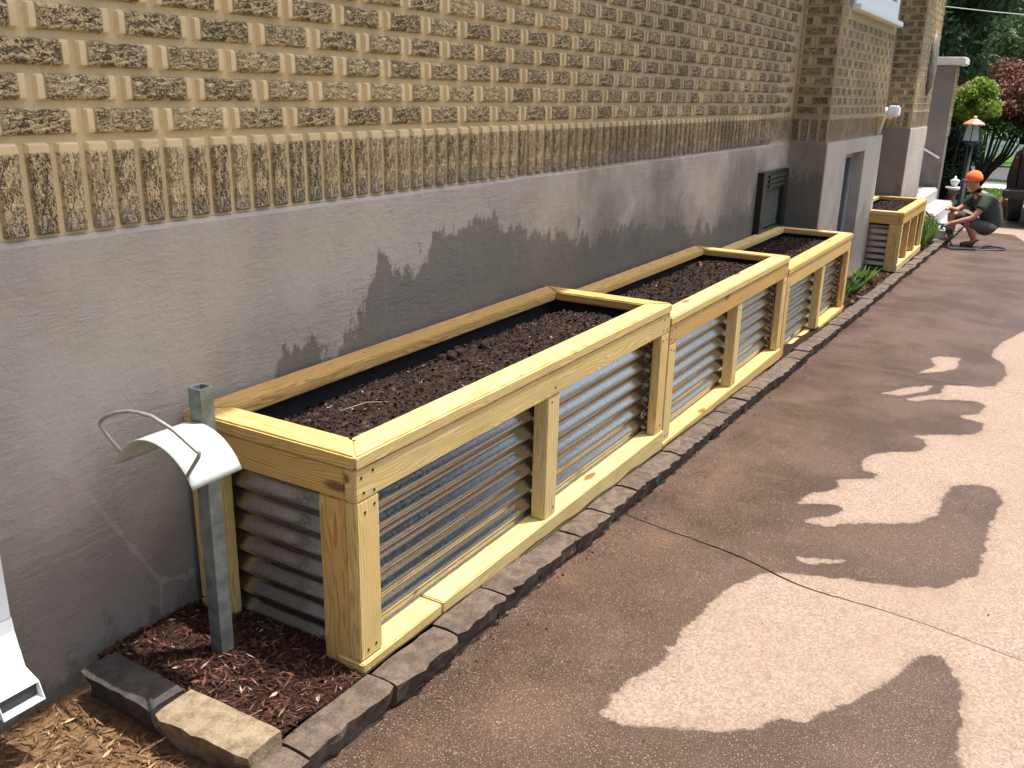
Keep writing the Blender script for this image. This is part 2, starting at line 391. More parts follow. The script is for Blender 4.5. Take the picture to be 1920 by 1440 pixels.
def quads(name, P, A, B, rnd):
    """joined little leaf/chip quads: centres P, half axes A and B (n,3)"""
    n = len(P); V = np.empty((n, 4, 3)); V[:, 0] = P-A; V[:, 1] = P-B*.9; V[:, 2] = P+A; V[:, 3] = P+B
    me = bpy.data.meshes.new(name); me.vertices.add(n*4); me.vertices.foreach_set('co', V.reshape(-1))
    me.loops.add(n*4); me.polygons.add(n)
    me.loops.foreach_set('vertex_index', np.arange(n*4)); me.polygons.foreach_set('loop_start', np.arange(n)*4)
    me.update(calc_edges=True)
    a = me.attributes.new('rnd', 'FLOAT', 'POINT'); a.data.foreach_set('value', np.repeat(rnd, 4)); return me
def unit(n): 
    v = rng.normal(size=(n, 3)); return v/np.linalg.norm(v, axis=1, keepdims=True)
def chips(name, xy, zf, lmin, lmax, wr, mat, tilt=.5, lift=.004, parent=None):
    n = len(xy); ang = rng.uniform(0, 2*pi, n); L = lmin+(lmax-lmin)*rng.random(n)**2.2; W = L*rng.uniform(wr[0], wr[1], n)
    A = np.stack([np.cos(ang), np.sin(ang), rng.normal(0, tilt*.55, n)], 1); A /= np.linalg.norm(A, axis=1, keepdims=True)
    Nn = np.stack([rng.normal(0, tilt, n), rng.normal(0, tilt, n), np.ones(n)], 1); B = np.cross(Nn, A); B /= np.linalg.norm(B, axis=1, keepdims=True)
    P = np.column_stack([xy, [zf(x, y) for x, y in xy]]); P[:, 2] += lift+np.abs(A[:, 2])*L*.4
    return obj(name, quads(name, P, A*L[:, None]*.5, B*W[:, None]*.5, rng.random(n)), parent, mat)
def G(x): return -.07-.027*x

# ------------------------------------------------------------------ the setting: ground, driveway, street
def grid_mesh(name, x0, x1, nx, y0, y1, ny, zf):
    X = np.linspace(x0, x1, nx); Y = np.linspace(y0, y1, ny)
    vs = [(x, y, zf(x, y)) for y in Y for x in X]
    fs = [(j*nx+i, j*nx+i+1, (j+1)*nx+i+1, (j+1)*nx+i) for j in range(ny-1) for i in range(nx-1)]
    me = bpy.data.meshes.new(name); me.from_pydata(vs, [], fs); me.polygons.foreach_set('use_smooth', [True]*len(fs)); me.update(); return me
def gz(x, y):
    return max(G(x), -1.05) - .10
tag(obj('ground', grid_mesh('ground', -60, 400, 93, -180, 180, 61, gz), None, LAWN), kind='structure')

# wet outline traced in the photograph and laid on the sloping driveway
WETPX = [(150, 1700), (1790, 1700), (1805, 1440), (1807, 1327), (1800, 1279), (1767, 1231), (1733, 1222), (1709, 1236), (1680, 1265), (1608, 1308), (1565, 1327), (1503, 1351), (1470, 1346), (1422, 1365), (1335, 1370), (1240, 1365),
 (1163, 1356), (1120, 1341), (1149, 1308), (1182, 1274), (1240, 1250), (1259, 1226), (1249, 1212), (1268, 1207), (1278, 1179), (1311, 1155), (1345, 1121), (1374, 1097), (1407, 1083), (1455, 1071), (1527, 1080), (1589, 1087), (1671, 1099), (1767, 1104),
 (1805, 1087), (1829, 1083), (1848, 1035), (1853, 992), (1882, 939), (1862, 915), (1824, 908), (1786, 910), (1762, 939), (1752, 968), (1709, 982), (1623, 980), (1575, 982), (1551, 989), (1503, 977), (1537, 970), (1575, 963), (1582, 953), (1565, 946), (1498, 944), (1517, 925),
 (1570, 917), (1575, 898), (1637, 898), (1647, 889), (1618, 881), (1613, 862), (1656, 848), (1719, 848), (1743, 838), (1733, 824), (1709, 817), (1745, 815), (1824, 815), (1848, 802), (1841, 793), (1793, 780), (1837, 776), (1850, 762), (1832, 752), (1762, 749), (1770, 722),
 (1867, 725), (1887, 706), (1885, 684), (1859, 668), (1870, 648), (1900, 632), (1965, 600), (1965, 480), (1900, 440), (1780, 430), (1500, 640), (700, 1290)]
DRYPX = [[(1492, 1046), (1540, 1049), (1585, 1050), (1560, 1056), (1510, 1056)],
 [(1748, 672), (1760, 668), (1800, 672), (1795, 690), (1768, 697), (1718, 700), (1752, 688)],
 [(1655, 738), (1700, 727), (1745, 722), (1742, 732), (1690, 742)], [(1700, 748), (1758, 738), (1764, 747), (1712, 752)]]
def to_xy(L): return np.array([[on_ground(u, v).x, on_ground(u, v).y] for u, v in L])
def sdf(pts, poly):
    """signed distance, positive inside"""
    d = np.full(len(pts), 1e9); ins = np.zeros(len(pts), bool); n = len(poly)
    for i in range(n):
        a = poly[i]; b = poly[(i+1) % n]; e = b-a; wv = pts-a
        t = np.clip((wv@e)/(e@e+1e-12), 0, 1); d = np.minimum(d, np.linalg.norm(wv-t[:, None]*e, axis=1))
        c = ((a[1] <= pts[:, 1]) & (b[1] > pts[:, 1])) | ((b[1] <= pts[:, 1]) & (a[1] > pts[:, 1]))
        xi = a[0]+(pts[:, 1]-a[1])/(b[1]-a[1]+1e-12)*e[0]; ins ^= c & (pts[:, 0] < xi)
    return np.where(ins, d, -d)
wet_poly = to_xy(WETPX); dry_polys = [to_xy(p) for p in DRYPX]
drive = empty('driveway', (0, 0, 0)); tag(drive, kind='structure')
JX = [-4.6, -1.55, 1.5, 4.53, 7.6, 10.65, 13.7, 16.8, 20, 24, 28]
def jx(k, y):
    b = JX[k]
    if k == 2: b += .18*(y+.78) + (.05*math.exp(-((y+1.5)/.18)**2)*-1)     # the heaved, wandering crack
    return b+.006*noise.noise((y*5, k*3.1, 0))+.004*noise.noise((y*22, k, 4))
YE = [-.742, -2.65, -4.9]
for k in range(len(JX)-1):
    near = JX[k] < 7.6
    for yi in range(2):
        y0, y1 = YE[yi], YE[yi+1]; st = .028 if (near and yi == 0) else .12
        ny = max(3, int(abs(y1-y0)/st)); nx = max(3, int((JX[k+1]-JX[k])/st))
        vs = []
        for j in range(ny+1):
            y = y0+(y1-y0)*j/ny+(-.004 if yi == 1 and j == 0 else 0); xa = jx(k, y)+.0022; xb = jx(k+1, y)-.0022-(.002*math.exp(-((y+1.15)/.3)**2) if k == 1 else 0)
            for i in range(nx+1):
                x = xa+(xb-xa)*i/nx; e = min(x-xa, xb-x); 
                z = G(x)+.004*noise.noise((x*1.3, y*1.3, 2))-.006*math.exp(-max(0, e)/.012)
                if k == 1: z -= .002*math.exp(-(xb-x)/.05)*math.exp(-((y+1.25)/.42)**2)
                if k == 2: z += .002*math.exp(-(x-xa)/.10)*math.exp(-((y+1.25)/.42)**2)
                vs.append((x, y, z))
        fs = [(j*(nx+1)+i, (j+1)*(nx+1)+i, (j+1)*(nx+1)+i+1, j*(nx+1)+i+1) for j in range(ny) for i in range(nx)]
        me = bpy.data.meshes.new('slab'); me.from_pydata(vs, [], fs); me.polygons.foreach_set('use_smooth', [True]*len(fs))
        p = np.array(vs)[:, :2]; dd = sdf(p, wet_poly)
        for dp in dry_polys: dd = np.minimum(dd, -sdf(p, dp))
        dd = np.clip(dd, -.5, .5)
        a = me.attributes.new('wet', 'FLOAT', 'POINT'); a.data.foreach_set('value', dd); me.update()
        obj('slab', me, drive, DRIVE)
jb = grid_mesh('joint_bed', -4.6, 28, 60, -4.9, -.72, 4, lambda x, y: G(x)-.009); obj('joint_bed', jb, drive, plain('joint_grit', (.19, .14, .105), .95, vary=.3))

# lawn, pavement and street beyond the drive
def strip(name, x0, x1, y0, y1, mat, dz, kind='structure'):
    return tag(obj(name, grid_mesh(name, x0, x1, 14, y0, y1, 14, lambda x, y: max(G(x), -1.05)+dz), None, mat), kind=kind)
strip('front_lawn', 16.2, 27.5, -.9, 14, LAWN, -.03); strip('side_lawn', -4.6, 27.5, -14, -4.95, LAWN, -.03)
strip('pavement', 27.6, 31.5, -40, 40, PATH, .0); strip('verge', 31.6, 33.6, -40, 40, LAWN, -.01)
strip('road', 33.7, 42, -60, 60, ASPH, -.03); strip('far_lawn', 42.1, 75, -50, 50, LAWN, .02)
def blades(name, x0, x1, y0, y1, n, h, label):
    xy = np.column_stack([rng.uniform(x0, x1, n), rng.uniform(y0, y1, n)])
    P = np.column_stack([xy, [max(G(x), -1.05)-.03 for x in xy[:, 0]]]); hh = h*rng.uniform(.5, 1.2, n)
    A = np.column_stack([rng.normal(0, .3, n), rng.normal(0, .3, n), np.ones(n)])*hh[:, None]*.5
    an = rng.uniform(0, 2*pi, n); B = np.column_stack([np.cos(an), np.sin(an), np.zeros(n)])*(.004+h*.08)
    P[:, 2] += hh*.5
    return tag(obj(name, quads(name, P, A, B, rng.random(n)), None, LF_GRASS), label, 'grass', kind='stuff')
blades('grass', 16.3, 27.4, -.85, 3, 9000, .09, 'short green front lawn grass behind the crouching man')

# ------------------------------------------------------------------ mulch bed along the wall
def bedz(x, y):
    z = .012-.027*max(x, -.5)
    if x < -.33: z = -.045
    z += .012*noise.noise((x*6, y*6, 1))
    if x > 6: z -= .03
    return z
bed = grid_mesh('mulch_bed', -.36, 16.2, 400, -.66, 0.3, 30, lambda x, y: bedz(x, y))
tag(obj('mulch_bed', bed, None, MULCHG), kind='structure')
corner = grid_mesh('bare_soil', -3.2, -.36, 90, -.76, .1, 30, lambda x, y: -.05+.014*noise.noise((x*5, y*5, 7))+.03*max(0, (y+.25)))
tag(obj('bare_soil', corner, None, DIRT), kind='structure')
n = 7500; xy = np.column_stack([rng.uniform(-.33, .06, n), rng.uniform(-.66, -.01, n)])
tag(chips('mulch', xy, bedz, .005, .042, (.08, .3), CH_MULCH, .5), 'dark red shredded bark mulch round the hose hanger post', 'mulch', kind='stuff')
n = 3500; xy = np.column_stack([rng.uniform(5.9, 8.8, n), rng.uniform(-.66, -.3, n)])
xy2 = np.column_stack([rng.uniform(10.3, 12.4, 1500), rng.uniform(-.66, -.32, 1500)])
tag(chips('mulch', np.vstack([xy, xy2]), bedz, .012, .07, (.15, .4), CH_MULCH, .5), 'reddish bark mulch along the edging beyond the third planter', 'mulch', kind='stuff')
n = 5200; xy = np.column_stack([rng.uniform(-1.1, -.43, n), -.02-.74*rng.random(n)])
tag(chips('leaf_litter', xy, lambda x, y: -.05+.014*noise.noise((x*5, y*5, 7))+.03*max(0, y+.25), .004, .045, (.06, .3), CH_STRAW, .35), 'straw and dry leaf litter on bare soil by the downspout', 'leaf litter', kind='stuff')
n = 90; xy = np.column_stack([rng.uniform(-.9, -.44, n), rng.uniform(-.74, -.05, n)])
tag(chips('straw', xy, lambda x, y: -.043, .05, .16, (.015, .035), CH_STRAW, .15, .008), 'long pale straw stems lying on the bare soil beside the blocks', 'straw', kind='stuff')

# ------------------------------------------------------------------ stone edging (kerb)
def rough_stone(L, D, H, seed, amp=.008, nx=9, ny=4, nz=4):
    bm = bmesh.new()
    def P(i, j, k):
        x, y, z = L*i/nx, D*j/ny, H*k/nz; q = Vector((x*9+seed*7.7, y*9, z*9))
        fr = max(0, 1-y/(D*.35))
        d = noise.noise(q*2.2)*amp*(1+1.4*fr)+noise.noise(q*6)*amp*.6
        edge = .006*((i in (0, nx))+(k == nz)+(j in (0, ny)))*.5
        return (x+(.004 if i == 0 else -.004 if i == nx else 0)+d*.25, y+(-d-abs(noise.noise((x*13, seed, 0)))*.012+.036*(1-k/nz) if j == 0 else d*.3), z+d*.3-(edge if k == nz else 0)-(.006*fr*abs(noise.noise((x*11+seed, 3, 1)))*2 if k == nz else 0))
    cache = {}
    def V(i, j, k):
        if (i, j, k) not in cache: cache[(i, j, k)] = bm.verts.new(P(i, j, k))
        return cache[(i, j, k)]
    for i in range(nx):
        for k in range(nz):
            bm.faces.new((V(i, 0, k), V(i+1, 0, k), V(i+1, 0, k+1), V(i, 0, k+1)))
            bm.faces.new((V(i, ny, k), V(i, ny, k+1), V(i+1, ny, k+1), V(i+1, ny, k)))
        for j in range(ny):
            bm.faces.new((V(i, j, nz), V(i+1, j, nz), V(i+1, j+1, nz), V(i, j+1, nz)))
    for j in range(ny):
        for k in range(nz):
            bm.faces.new((V(0, j, k), V(0, j, k+1), V(0, j+1, k+1), V(0, j+1, k)))
            bm.faces.new((V(nx, j, k), V(nx, j+1, k), V(nx, j+1, k+1), V(nx, j, k+1)))
    me = bpy.data.meshes.new('stone'); bm.to_mesh(me); bm.free(); me.update(); return me
kerb = empty('kerb'); tag(kerb, kind='structure')
SV = [rough_stone(1., .096, .13, s) for s in range(7)]
for me in SV: me.materials.append(STONE)
x = -.60; i = 0; joints = []
fixed = [-.60, -.315, .015, .30, .56, .83, 1.08]
while x < 14.6:
    L = (fixed[i+1]-fixed[i]) if i < len(fixed)-1 else random.uniform(.22, .31)
    o = obj('edging_stone', SV[i % 7], kerb); o.location = (x+.003, -.752+random.uniform(-.006, .006), G(x+L/2)+.085-.13+random.uniform(-.006, .006)); o.scale = (L-.006, 1, 1)
    o.rotation_euler = (0, .027+random.uniform(-.01, .01), random.uniform(-.02, .02)); x += L; i += 1
n = 420; xy = np.column_stack([rng.uniform(-.6, 9, n), -.765-np.abs(rng.normal(0, .05, n))]); xy[300:, 1] = rng.uniform(-2.3, -.8, 120)
tag(chips('grit', xy, lambda x, y: G(x), .004, .018, (.3, .9), CH_MULCH, .3, .003), 'bits of mulch and grit strewn on the driveway beside the kerb', 'debris', kind='stuff')
# two loose blocks closing the near end of the bed
def block(name, loc, L, D, H, rz, mat, seed, label):
    o = obj(name, rough_stone(L, D, H, seed, .006), None, mat, loc, (0, 0, rz)); return tag(o, label, 'block', 'retaining blocks')
block('retaining_block', (-.425, -.075, -.065), .285, .10, .125, -pi/2-.03, STONE_D, 11, 'dark charcoal block in shade closing the mulch bed by the wall')
block('retaining_block', (-.437, -.372, -.065), .305, .115, .125, -pi/2+.02, STONE_B, 12, 'sunlit tan block with rough faces at the end of the kerb')

# ------------------------------------------------------------------ house
CH, BP = .0752, .2277; ZS, ZB = 1.137, 1.3605
house = empty('brick_house', (0, 0, 0), 0, 'buff rough faced brick house with grey stucco base along the driveway', 'house')
H_TOP = 5.3
def brick_mesh(L, Hh, seed, nx=28, nz=9, soldier=False):
    """one torn-face brick: local x along its length, z across, face towards -y"""
    PR = .012; vs = []; fs = []; ro = []
    m0 = .027+.006*noise.noise((seed, 1, 1)); m1 = .027+.008*noise.noise((seed, 2, 5))
    if soldier: m1 = .004
    for k in range(nz+1):
        for i in range(nx+1):
            x = L*i/nx; z = Hh*k/nz; ed = min(x, L-x, z, Hh-z)
            j0 = m0+.006*noise.noise((z*60, seed, 0)); j1 = m1+.006*noise.noise((z*60, seed, 9))
            r = 1. if (x > j0 and x < L-j1) else 0.
            if min(z, Hh-z) < .002: r = 0.
            y = -PR
            if r:
                q = Vector((x*26+seed*9.1, z*75, seed*3.3)); a = noise.noise(q); b = noise.noise(q*2.3)
                y += -.0028+.0055*abs(a)*1.3+.003*b
            else: y += .0012*noise.noise((x*30, z*30, seed))
            if ed < 1e-6: y = 0.004
            elif ed < Hh/nz*1.01: y = max(y, -PR+.001)
            vs.append((x, y, z)); ro.append(r)
    for k in range(nz):
        for i in range(nx):
            a = k*(nx+1)+i; fs.append((a, a+1, a+nx+2, a+nx+1))
    return vs, fs, ro
def put_attrs(me, ro, uv, bv):
    a = me.attributes.new('rough', 'FLOAT', 'POINT'); a.data.foreach_set('value', ro)
    a = me.attributes.new('bvar', 'FLOAT', 'POINT'); a.data.foreach_set('value', bv)
    u = me.uv_layers.new(name='UVMap'); li = np.empty(len(me.loops), int); me.loops.foreach_get('vertex_index', li)
    u.data.foreach_set('uv', np.array(uv)[li].reshape(-1))
NV = 14
VAR = []; VDATA = []
for s in range(NV):
    sol = s >= 9
    d = brick_mesh(.2157 if not sol else .2115, .0632, s+1, soldier=sol); VDATA.append(d)
    me = bpy.data.meshes.new('brick'); me.from_pydata(d[0], [], d[1])
    put_attrs(me, d[2], [(v[0]+s*.37, v[2]+s*.11) for v in d[0]], [((s*.618) % 1)]*len(d[0])); me.materials.append(BRICK); me.update(); VAR.append(me)
wall = obj('main_wall', MB().box((-3.2, 0, ZS-.02), (6.27, .25, H_TOP)).mesh('main_wall'), house, MORTAR)
found = MB(); 
nxs = 60
top = [ZS+.006*noise.noise((i*.35, 0, 0)) for i in range(nxs+1)]
vs = []; 
for i in range(nxs+1):
    x = -3.2+9.47*i/nxs; vs += [(x, -.012, -.35), (x, -.012, top[i]-.012), (x, -.006, top[i]), (x, .01, top[i]+.002)]
found.add(vs, [(i*4+k, (i+1)*4+k, (i+1)*4+k+1, i*4+k+1) for i in range(nxs) for k in range(3)])
obj('stucco_base', found.mesh('stucco_base', smooth=False), house, STUCCO)
cand = []
row = 0; z = ZB
while z < H_TOP-.1:
    off = (-.1875 if row % 2 == 0 else -.1875-BP/2); x = off-14*BP
    while x < 6.25:
        if x > -3.1: cand.append((x+.006, z+.006, 0, row))
        x += BP
    z += CH; row += 1
x = -.2672-38*CH
while x < 6.24:
    if x > -3.1: cand.append((x+.006, ZS+.006, 1, -1))
    x += CH
scored = []
for c in cand:
    q = proj((c[0]+.1 if not c[2] else c[0]+.03, 0, c[1]+.03))
    vis = q is not None and -120 < q[0] < 2040 and -40 < q[1] < 1480
    scored.append((q[2] if vis else 1e3+abs(c[0])+c[1], vis, c))
scored.sort(key=lambda t: t[0])
rest = MB(); r_ro = []; r_uv = []; r_bv = []
for i, (sc, vis, (x, z, sol, row)) in enumerate(scored):
    if x+.2157 > 6.262 and not sol: continue
    v = random.randrange(9) if not sol else 9+random.randrange(5)
    jit = random.uniform(-.0015, .0015)
    if i < 300 and vis:
        o = obj('brick', VAR[v], wall); 
        if sol: o.location = (x, jit, z+.2115); o.rotation_euler = (0, pi/2, 0)
        else: o.location = (x, jit, z)
        continue
    hi = vis and sc < 7
    if hi: d = VDATA[v]
    else: d = brick_mesh(.2157 if not sol else .2115, .0632, v+1, 6, 3, bool(sol))
    b = len(rest.v)
    for (a, y, c2), ro in zip(d[0], d[2]):
        rest.v.append((x+c2, y+jit, z+.2115-a) if sol else (x+a, y+jit, z+c2)); r_ro.append(ro)
        r_uv.append((a+i*.37, c2+i*.11)); r_bv.append((i*.618) % 1)
    rest.f += [tuple(b+k for k in (f[::-1] if sol else f)) for f in d[1]]; rest.m += [0]*len(d[1])
me = bpy.data.meshes.new('far_bricks'); me.from_pydata(rest.v, [], rest.f); put_attrs(me, r_ro, r_uv, r_bv); me.update()
tag(obj('brick_courses', me, wall, BRICK), kind='stuff')

def brick_face(name, parent, org, ax, length, z0, z1, zsold=None, skip=None):
    """courses of plain proud bricks on a far wall face; ax = direction along the face, outward = ax rotated -90deg"""
    ax = Vector(ax); out = Vector((ax.y, -ax.x, 0)); mb = MB(); ro = []; uv = []; bv = []
    def one(s0, s1, za, zb, vert):
        if skip and skip(s0, s1, za, zb): return
        p = [(s0, za), (s1, za), (s1, zb), (s0, zb)]; j = random.uniform(.006, .010); b = len(mb.v); w_ = random.random()
        e = .003; q = [(s0+e, za+e), (s1-e, za+e), (s1-e, zb-e), (s0+e, zb-e)]
        L, Hh = s1-s0, zb-za; mm = .026
        if vert: r = [(s0+.006, za+.006), (s1-.006, za+.006), (s1-.006, zb-mm), (s0+.006, zb-mm)]
        else: r = [(s0+mm, za+.006), (s1-mm, za+.006), (s1-mm, zb-.006), (s0+mm, zb-.006)]
        if L < .1 and not vert: r = [(s0+.006, za+.006), (s1-.006, za+.006), (s1-.006, zb-.006), (s0+.006, zb-.006)]
        for lst, d, rr in ((p, -.003, 0), (q, j, 0), (r, j, .0), ([((a[0]*.97+(s0+s1)/2*.03), a[1]*.97+(za+zb)/2*.03) for a in r], j-.002, 1)):
            for (s, zz) in lst:
                v = Vector(org)+ax*s+out*d; mb.v.append((v.x, v.y, zz)); ro.append(rr); bv.append(w_)
                uv.append(((zz if vert else s)+w_*7, (s if vert else zz)+w_*3))
        for l in range(3):
            for k in range(4): mb.f.append((b+l*4+k, b+l*4+(k+1) % 4, b+l*4+4+(k+1) % 4, b+l*4+4+k)); mb.m.append(0)
        mb.f.append((b+12, b+13, b+14, b+15)); mb.m.append(0)
    z = z0; row = 0
    if zsold:
        s = .004
        while s < length-.02: one(s, min(s+CH-.012, length-.004), zsold, z0-.012, True); s += CH
    while z < z1-.05:
        s = .004 if row % 2 == 0 else .004-BP/2
        while s < length-.03:
            a, b_ = max(s, .004), min(s+BP-.012, length-.004)
            if b_-a > .03: one(a, b_, z, z+CH-.012, False)
            s += BP
        z += CH; row += 1
    me = bpy.data.meshes.new(name); me.from_pydata(mb.v, [], mb.f); put_attrs(me, ro, uv, bv); me.update()
    return tag(obj(name, me, parent, BRICK), kind='stuff')

# --- projecting bay
YB_ = -.3; X0, X1 = 6.27, 8.70
wx0, wx1, wz0, wz1 = 6.62, 8.60, 2.17, 3.62       # upper window
bx0, bx1, bz0, bz1 = 7.03, 7.87, -.05, 1.02       # basement window
bay = MB(); 
bay.box((X0, YB_, ZS), (wx0, .25, H_TOP)).box((wx1, YB_, ZS), (X1, .25, H_TOP)).box((wx0, YB_, ZS), (wx1, .25, wz0)).box((wx0, YB_, wz1), (wx1, .25, H_TOP)).box((wx0, YB_+.2, wz0), (wx1, .25, wz1))
bayo = obj('bay_wall', bay.mesh('bay_wall'), house, MORTAR)
sb = MB(); y = YB_-.014
sb.box((X0-.014, y, -.4), (bx0, .2, ZS+.004)).box((bx1, y, -.4), (X1+.014, .2, ZS+.004)).box((bx0, y, bz1), (bx1, .2, ZS+.004)).box((bx0, y, -.4), (bx1, .2, bz0)).box((bx0, y+.17, bz0), (bx1, .2, bz1))
obj('bay_stucco_base', sb.mesh('bay_stucco_base', bevel=0), house, STUCCO2)
obj('bay_side_damp_shade', MB().box((X0-.024, YB_-.006, -.4), (X0-.015, -.013, ZS)).mesh('bay_side_damp_shade'), house, STUCCO)  # damp stucco slab, also puts the side face's shade into colour
def skipw(s0, s1, za, zb): return s1+X0 > wx0 and s0+X0 < wx1 and zb > wz0 and za < wz1
brick_face('brick_courses', bayo, (X0, YB_, 0), (1, 0, 0), X1-X0, ZB, H_TOP, ZS+.012, skipw)
brick_face('brick_courses', bayo, (X0, 0, 0), (0, -1, 0), .3, ZB, H_TOP, ZS+.012)
def window(name, parent, x0, x1, z0, z1, y, fr, mat, npane, glass, sill=None):
    wdw = MB().box((x0, y, z0), (x0+fr, y+.05, z1)).box((x1-fr, y, z0), (x1, y+.05, z1)).box((x0+fr, y, z0), (x1-fr, y+.05, z0+fr)).box((x0+fr, y, z1-fr), (x1-fr, y+.05, z1))
    wo = obj(name, wdw.mesh('window_frame', bevel=.004), parent, mat); iw = (x1-x0-2*fr); pw = iw/npane; mu = fr*.8
    for k in range(npane):
        a = x0+fr+k*pw; b = a+pw
        if k: obj('mullion', MB().box((a-mu/2, y+.004, z0+fr), (a+mu/2, y+.046, z1-fr)).mesh('mullion'), wo, mat)
        obj('pane', MB().box((a+(mu/2 if k else 0), y+.02, z0+fr), (b-(mu/2 if k < npane-1 else 0), y+.03, z1-fr)).mesh('pane'), wo, glass)
    if sill: obj('sill', MB().box((x0-.05, y-sill, z0-.05), (x1+.05, y+.05, z0-.002)).mesh('sill', bevel=.006), wo, mat)
    return wo
window('bay_window', bayo, wx0, wx1, wz0+.05, wz1, YB_-.02, .16, WHITE, 3, GLASS, .05)
window('basement_window', bayo, bx0+.01, bx1-.01, bz0+.01, bz1-.01, YB_+.085, .05, plain('grey_window_frame', (.34, .36, .38), .5), 2, GLASS)
# --- recess and chimney
obj('recess_wall', MB().box((8.70, 0, -.4), (10.45, .25, H_TOP)).mesh('recess_wall'), house, STUCCO4)  # shade of the recess painted in by the darker stucco
CX0, CX1, CY = 10.45, 11.85, -.32
chm = obj('chimney', MB().box((CX0, CY, ZS+.03), (CX1, .3, 7.5)).mesh('chimney'), house, MORTAR)
obj('chimney_stucco_base', MB().box((CX0-.012, CY-.014, -.5), (CX1+.012, .28, ZS+.034)).mesh('chimney_stucco_base', bevel=.01), house, STUCCO3)
obj('chimney_side_shade', MB().box((CX0-.022, CY-.006, -.5), (CX0-.013, -.002, ZS+.03)).mesh('chimney_side_shade'), house, STUCCO4)  # thin dark slab painting shade onto the chimney's side
brick_face('brick_courses', chm, (CX0, CY, 0), (1, 0, 0), CX1-CX0, ZB+.03, 5.5, ZS+.045)
brick_face('brick_courses', chm, (CX0, 0, 0), (0, -1, 0), .32, ZB+.03, 5.5, ZS+.045)
brick_face('brick_courses', house, (8.7, 0, 0), (1, 0, 0), 1.75, ZB, H_TOP, ZS+.012)
# --- porch: back wall, pier with cap, floor
obj('porch_back_wall', MB().box((11.85, 2.0, -.5), (16.0, 2.25, H_TOP)).mesh('porch_back_wall'), house, STUCCO2)
pier = obj('porch_pier', MB().box((14.72, -.26, -.6), (15.1, 2.0, 2.02)).mesh('porch_pier', bevel=.01), house, STUCCO4)  # darker stucco carries the painted shade of the pier's side
brick_face('brick_courses', pier, (14.72, -.26, 0), (1, 0, 0), .38, .95, 2.0)
obj('pier_cap', MB().box((14.60, -.38, 2.02), (15.22, 2.0, 2.14)).mesh('pier_cap', bevel=.02), house, CAPST)
obj('handrail', MB().tube([(14.70, -.22, .62), (14.70, .4, .95), (14.70, 1.2, 1.38)], .018, 8).mesh('handrail', True), house, WHITE)
# body of the house behind, eaves and roof
obj('house_body', MB().box((-3.2, .25, -.5), (11.85, 8, H_TOP)).box((11.85, 2.25, -.5), (16.0, 8, H_TOP)).mesh('house_body'), house, STUCCO2)
eave = MB().box((-3.9, -.90, H_TOP+.003), (5.4, 8.3, H_TOP+.16)).box((5.4, -1.18, H_TOP+.003), (9.55, 8.3, H_TOP+.16)).box((9.55, .32, H_TOP+.003), (16.2, 8.3, H_TOP+.16))
obj('eaves', eave.mesh('eaves'), house, WHITE)
rf = MB().add([(-3.6, .2, H_TOP+.165), (16.2, .35, H_TOP+.165), (16.2, 8.3, H_TOP+.165), (-3.6, 8.3, H_TOP+.165), (-1, 4, H_TOP+2.2), (13.5, 4, H_TOP+2.2)], [(0, 1, 5, 4), (1, 2, 5), (2, 3, 4, 5), (3, 0, 4)])
obj('roof', rf.mesh('roof'), house, ASPH)
# --- little fittings on the wall
vt = empty('cellar_vent_window', (5.76, -.012, .5), 0, 'black framed cellar window with louvred top on the grey stucco', 'window')
vt.parent = house; del vt['label']; del vt['category']
def vb(name, a, b, mat, par=vt): return obj(name, MB().box(a, b).mesh(name, bevel=.003), par, mat)
vb('frame', (-.35, -.05, -.10), (-.24, 0, .44), BLACKM); vb('frame', (.25, -.05, -.10), (.36, 0, .44), BLACKM)
vb('frame', (-.24, -.048, .30), (.25, 0, .44), BLACKM); vb('frame', (-.24, -.048, -.10), (.25, 0, -.0), BLACKM)
vb('pane', (-.24, -.016, 0), (.25, -.006, .30), GLASSG)
for k in range(3): vb('louvre', (-.22, -.062, .32+k*.036), (.23, -.045, .342+k*.036), BLACKP)
hd = empty('dryer_vent_hood', (9.9, -.002, 1.35)); hd.parent = house
obj('duct', MB().tube([(0, 0, 0), (0, -.12, 0), (0, -.2, -.03)], .055, 12).mesh('duct', True), hd, WHITE)
obj('hood', MB().box((-.09, -.26, -.05), (.09, -.14, .08)).mesh('hood', bevel=.02), hd, WHITE)
obj('pipe', MB().tube([(-.25, -.06, -.15), (-.25, -.06, .2)], .045, 10).mesh('pipe', True), hd, plain('pale_blue_pipe', (.50, .58, .66), .5))
lt = MB().add([(8.25, YB_-.01, 1.34), (8.40, YB_-.01, 1.34), (8.42, YB_-.01, 1.16), (8.36, YB_-.01, 1.16), (8.26, YB_-.08, 1.335), (8.40, YB_-.08, 1.335), (8.42, YB_-.035, 1.17), (8.36, YB_-.035, 1.17)],
  [(0, 1, 5, 4), (1, 2, 6, 5), (2, 3, 7, 6), (3, 0, 4, 7), (4, 5, 6, 7)])
obj('wall_bracket', lt.mesh('wall_bracket'), house, plain('tan_bracket', (.60, .50, .33), .7))
pq = obj('wall_plaque', MB().lathe([(0.001, .05), (.16, .05), (.25, .035), (.30, .0)], 24).mesh('wall_plaque', True), None, BRONZE, (11.35, CY-.012, 1.93), (pi/2, 0, 0)); pq.scale = (.75, 1.25, 1)
tag(pq, 'dark carved oval plaque hung on the chimney brickwork', 'plaque')

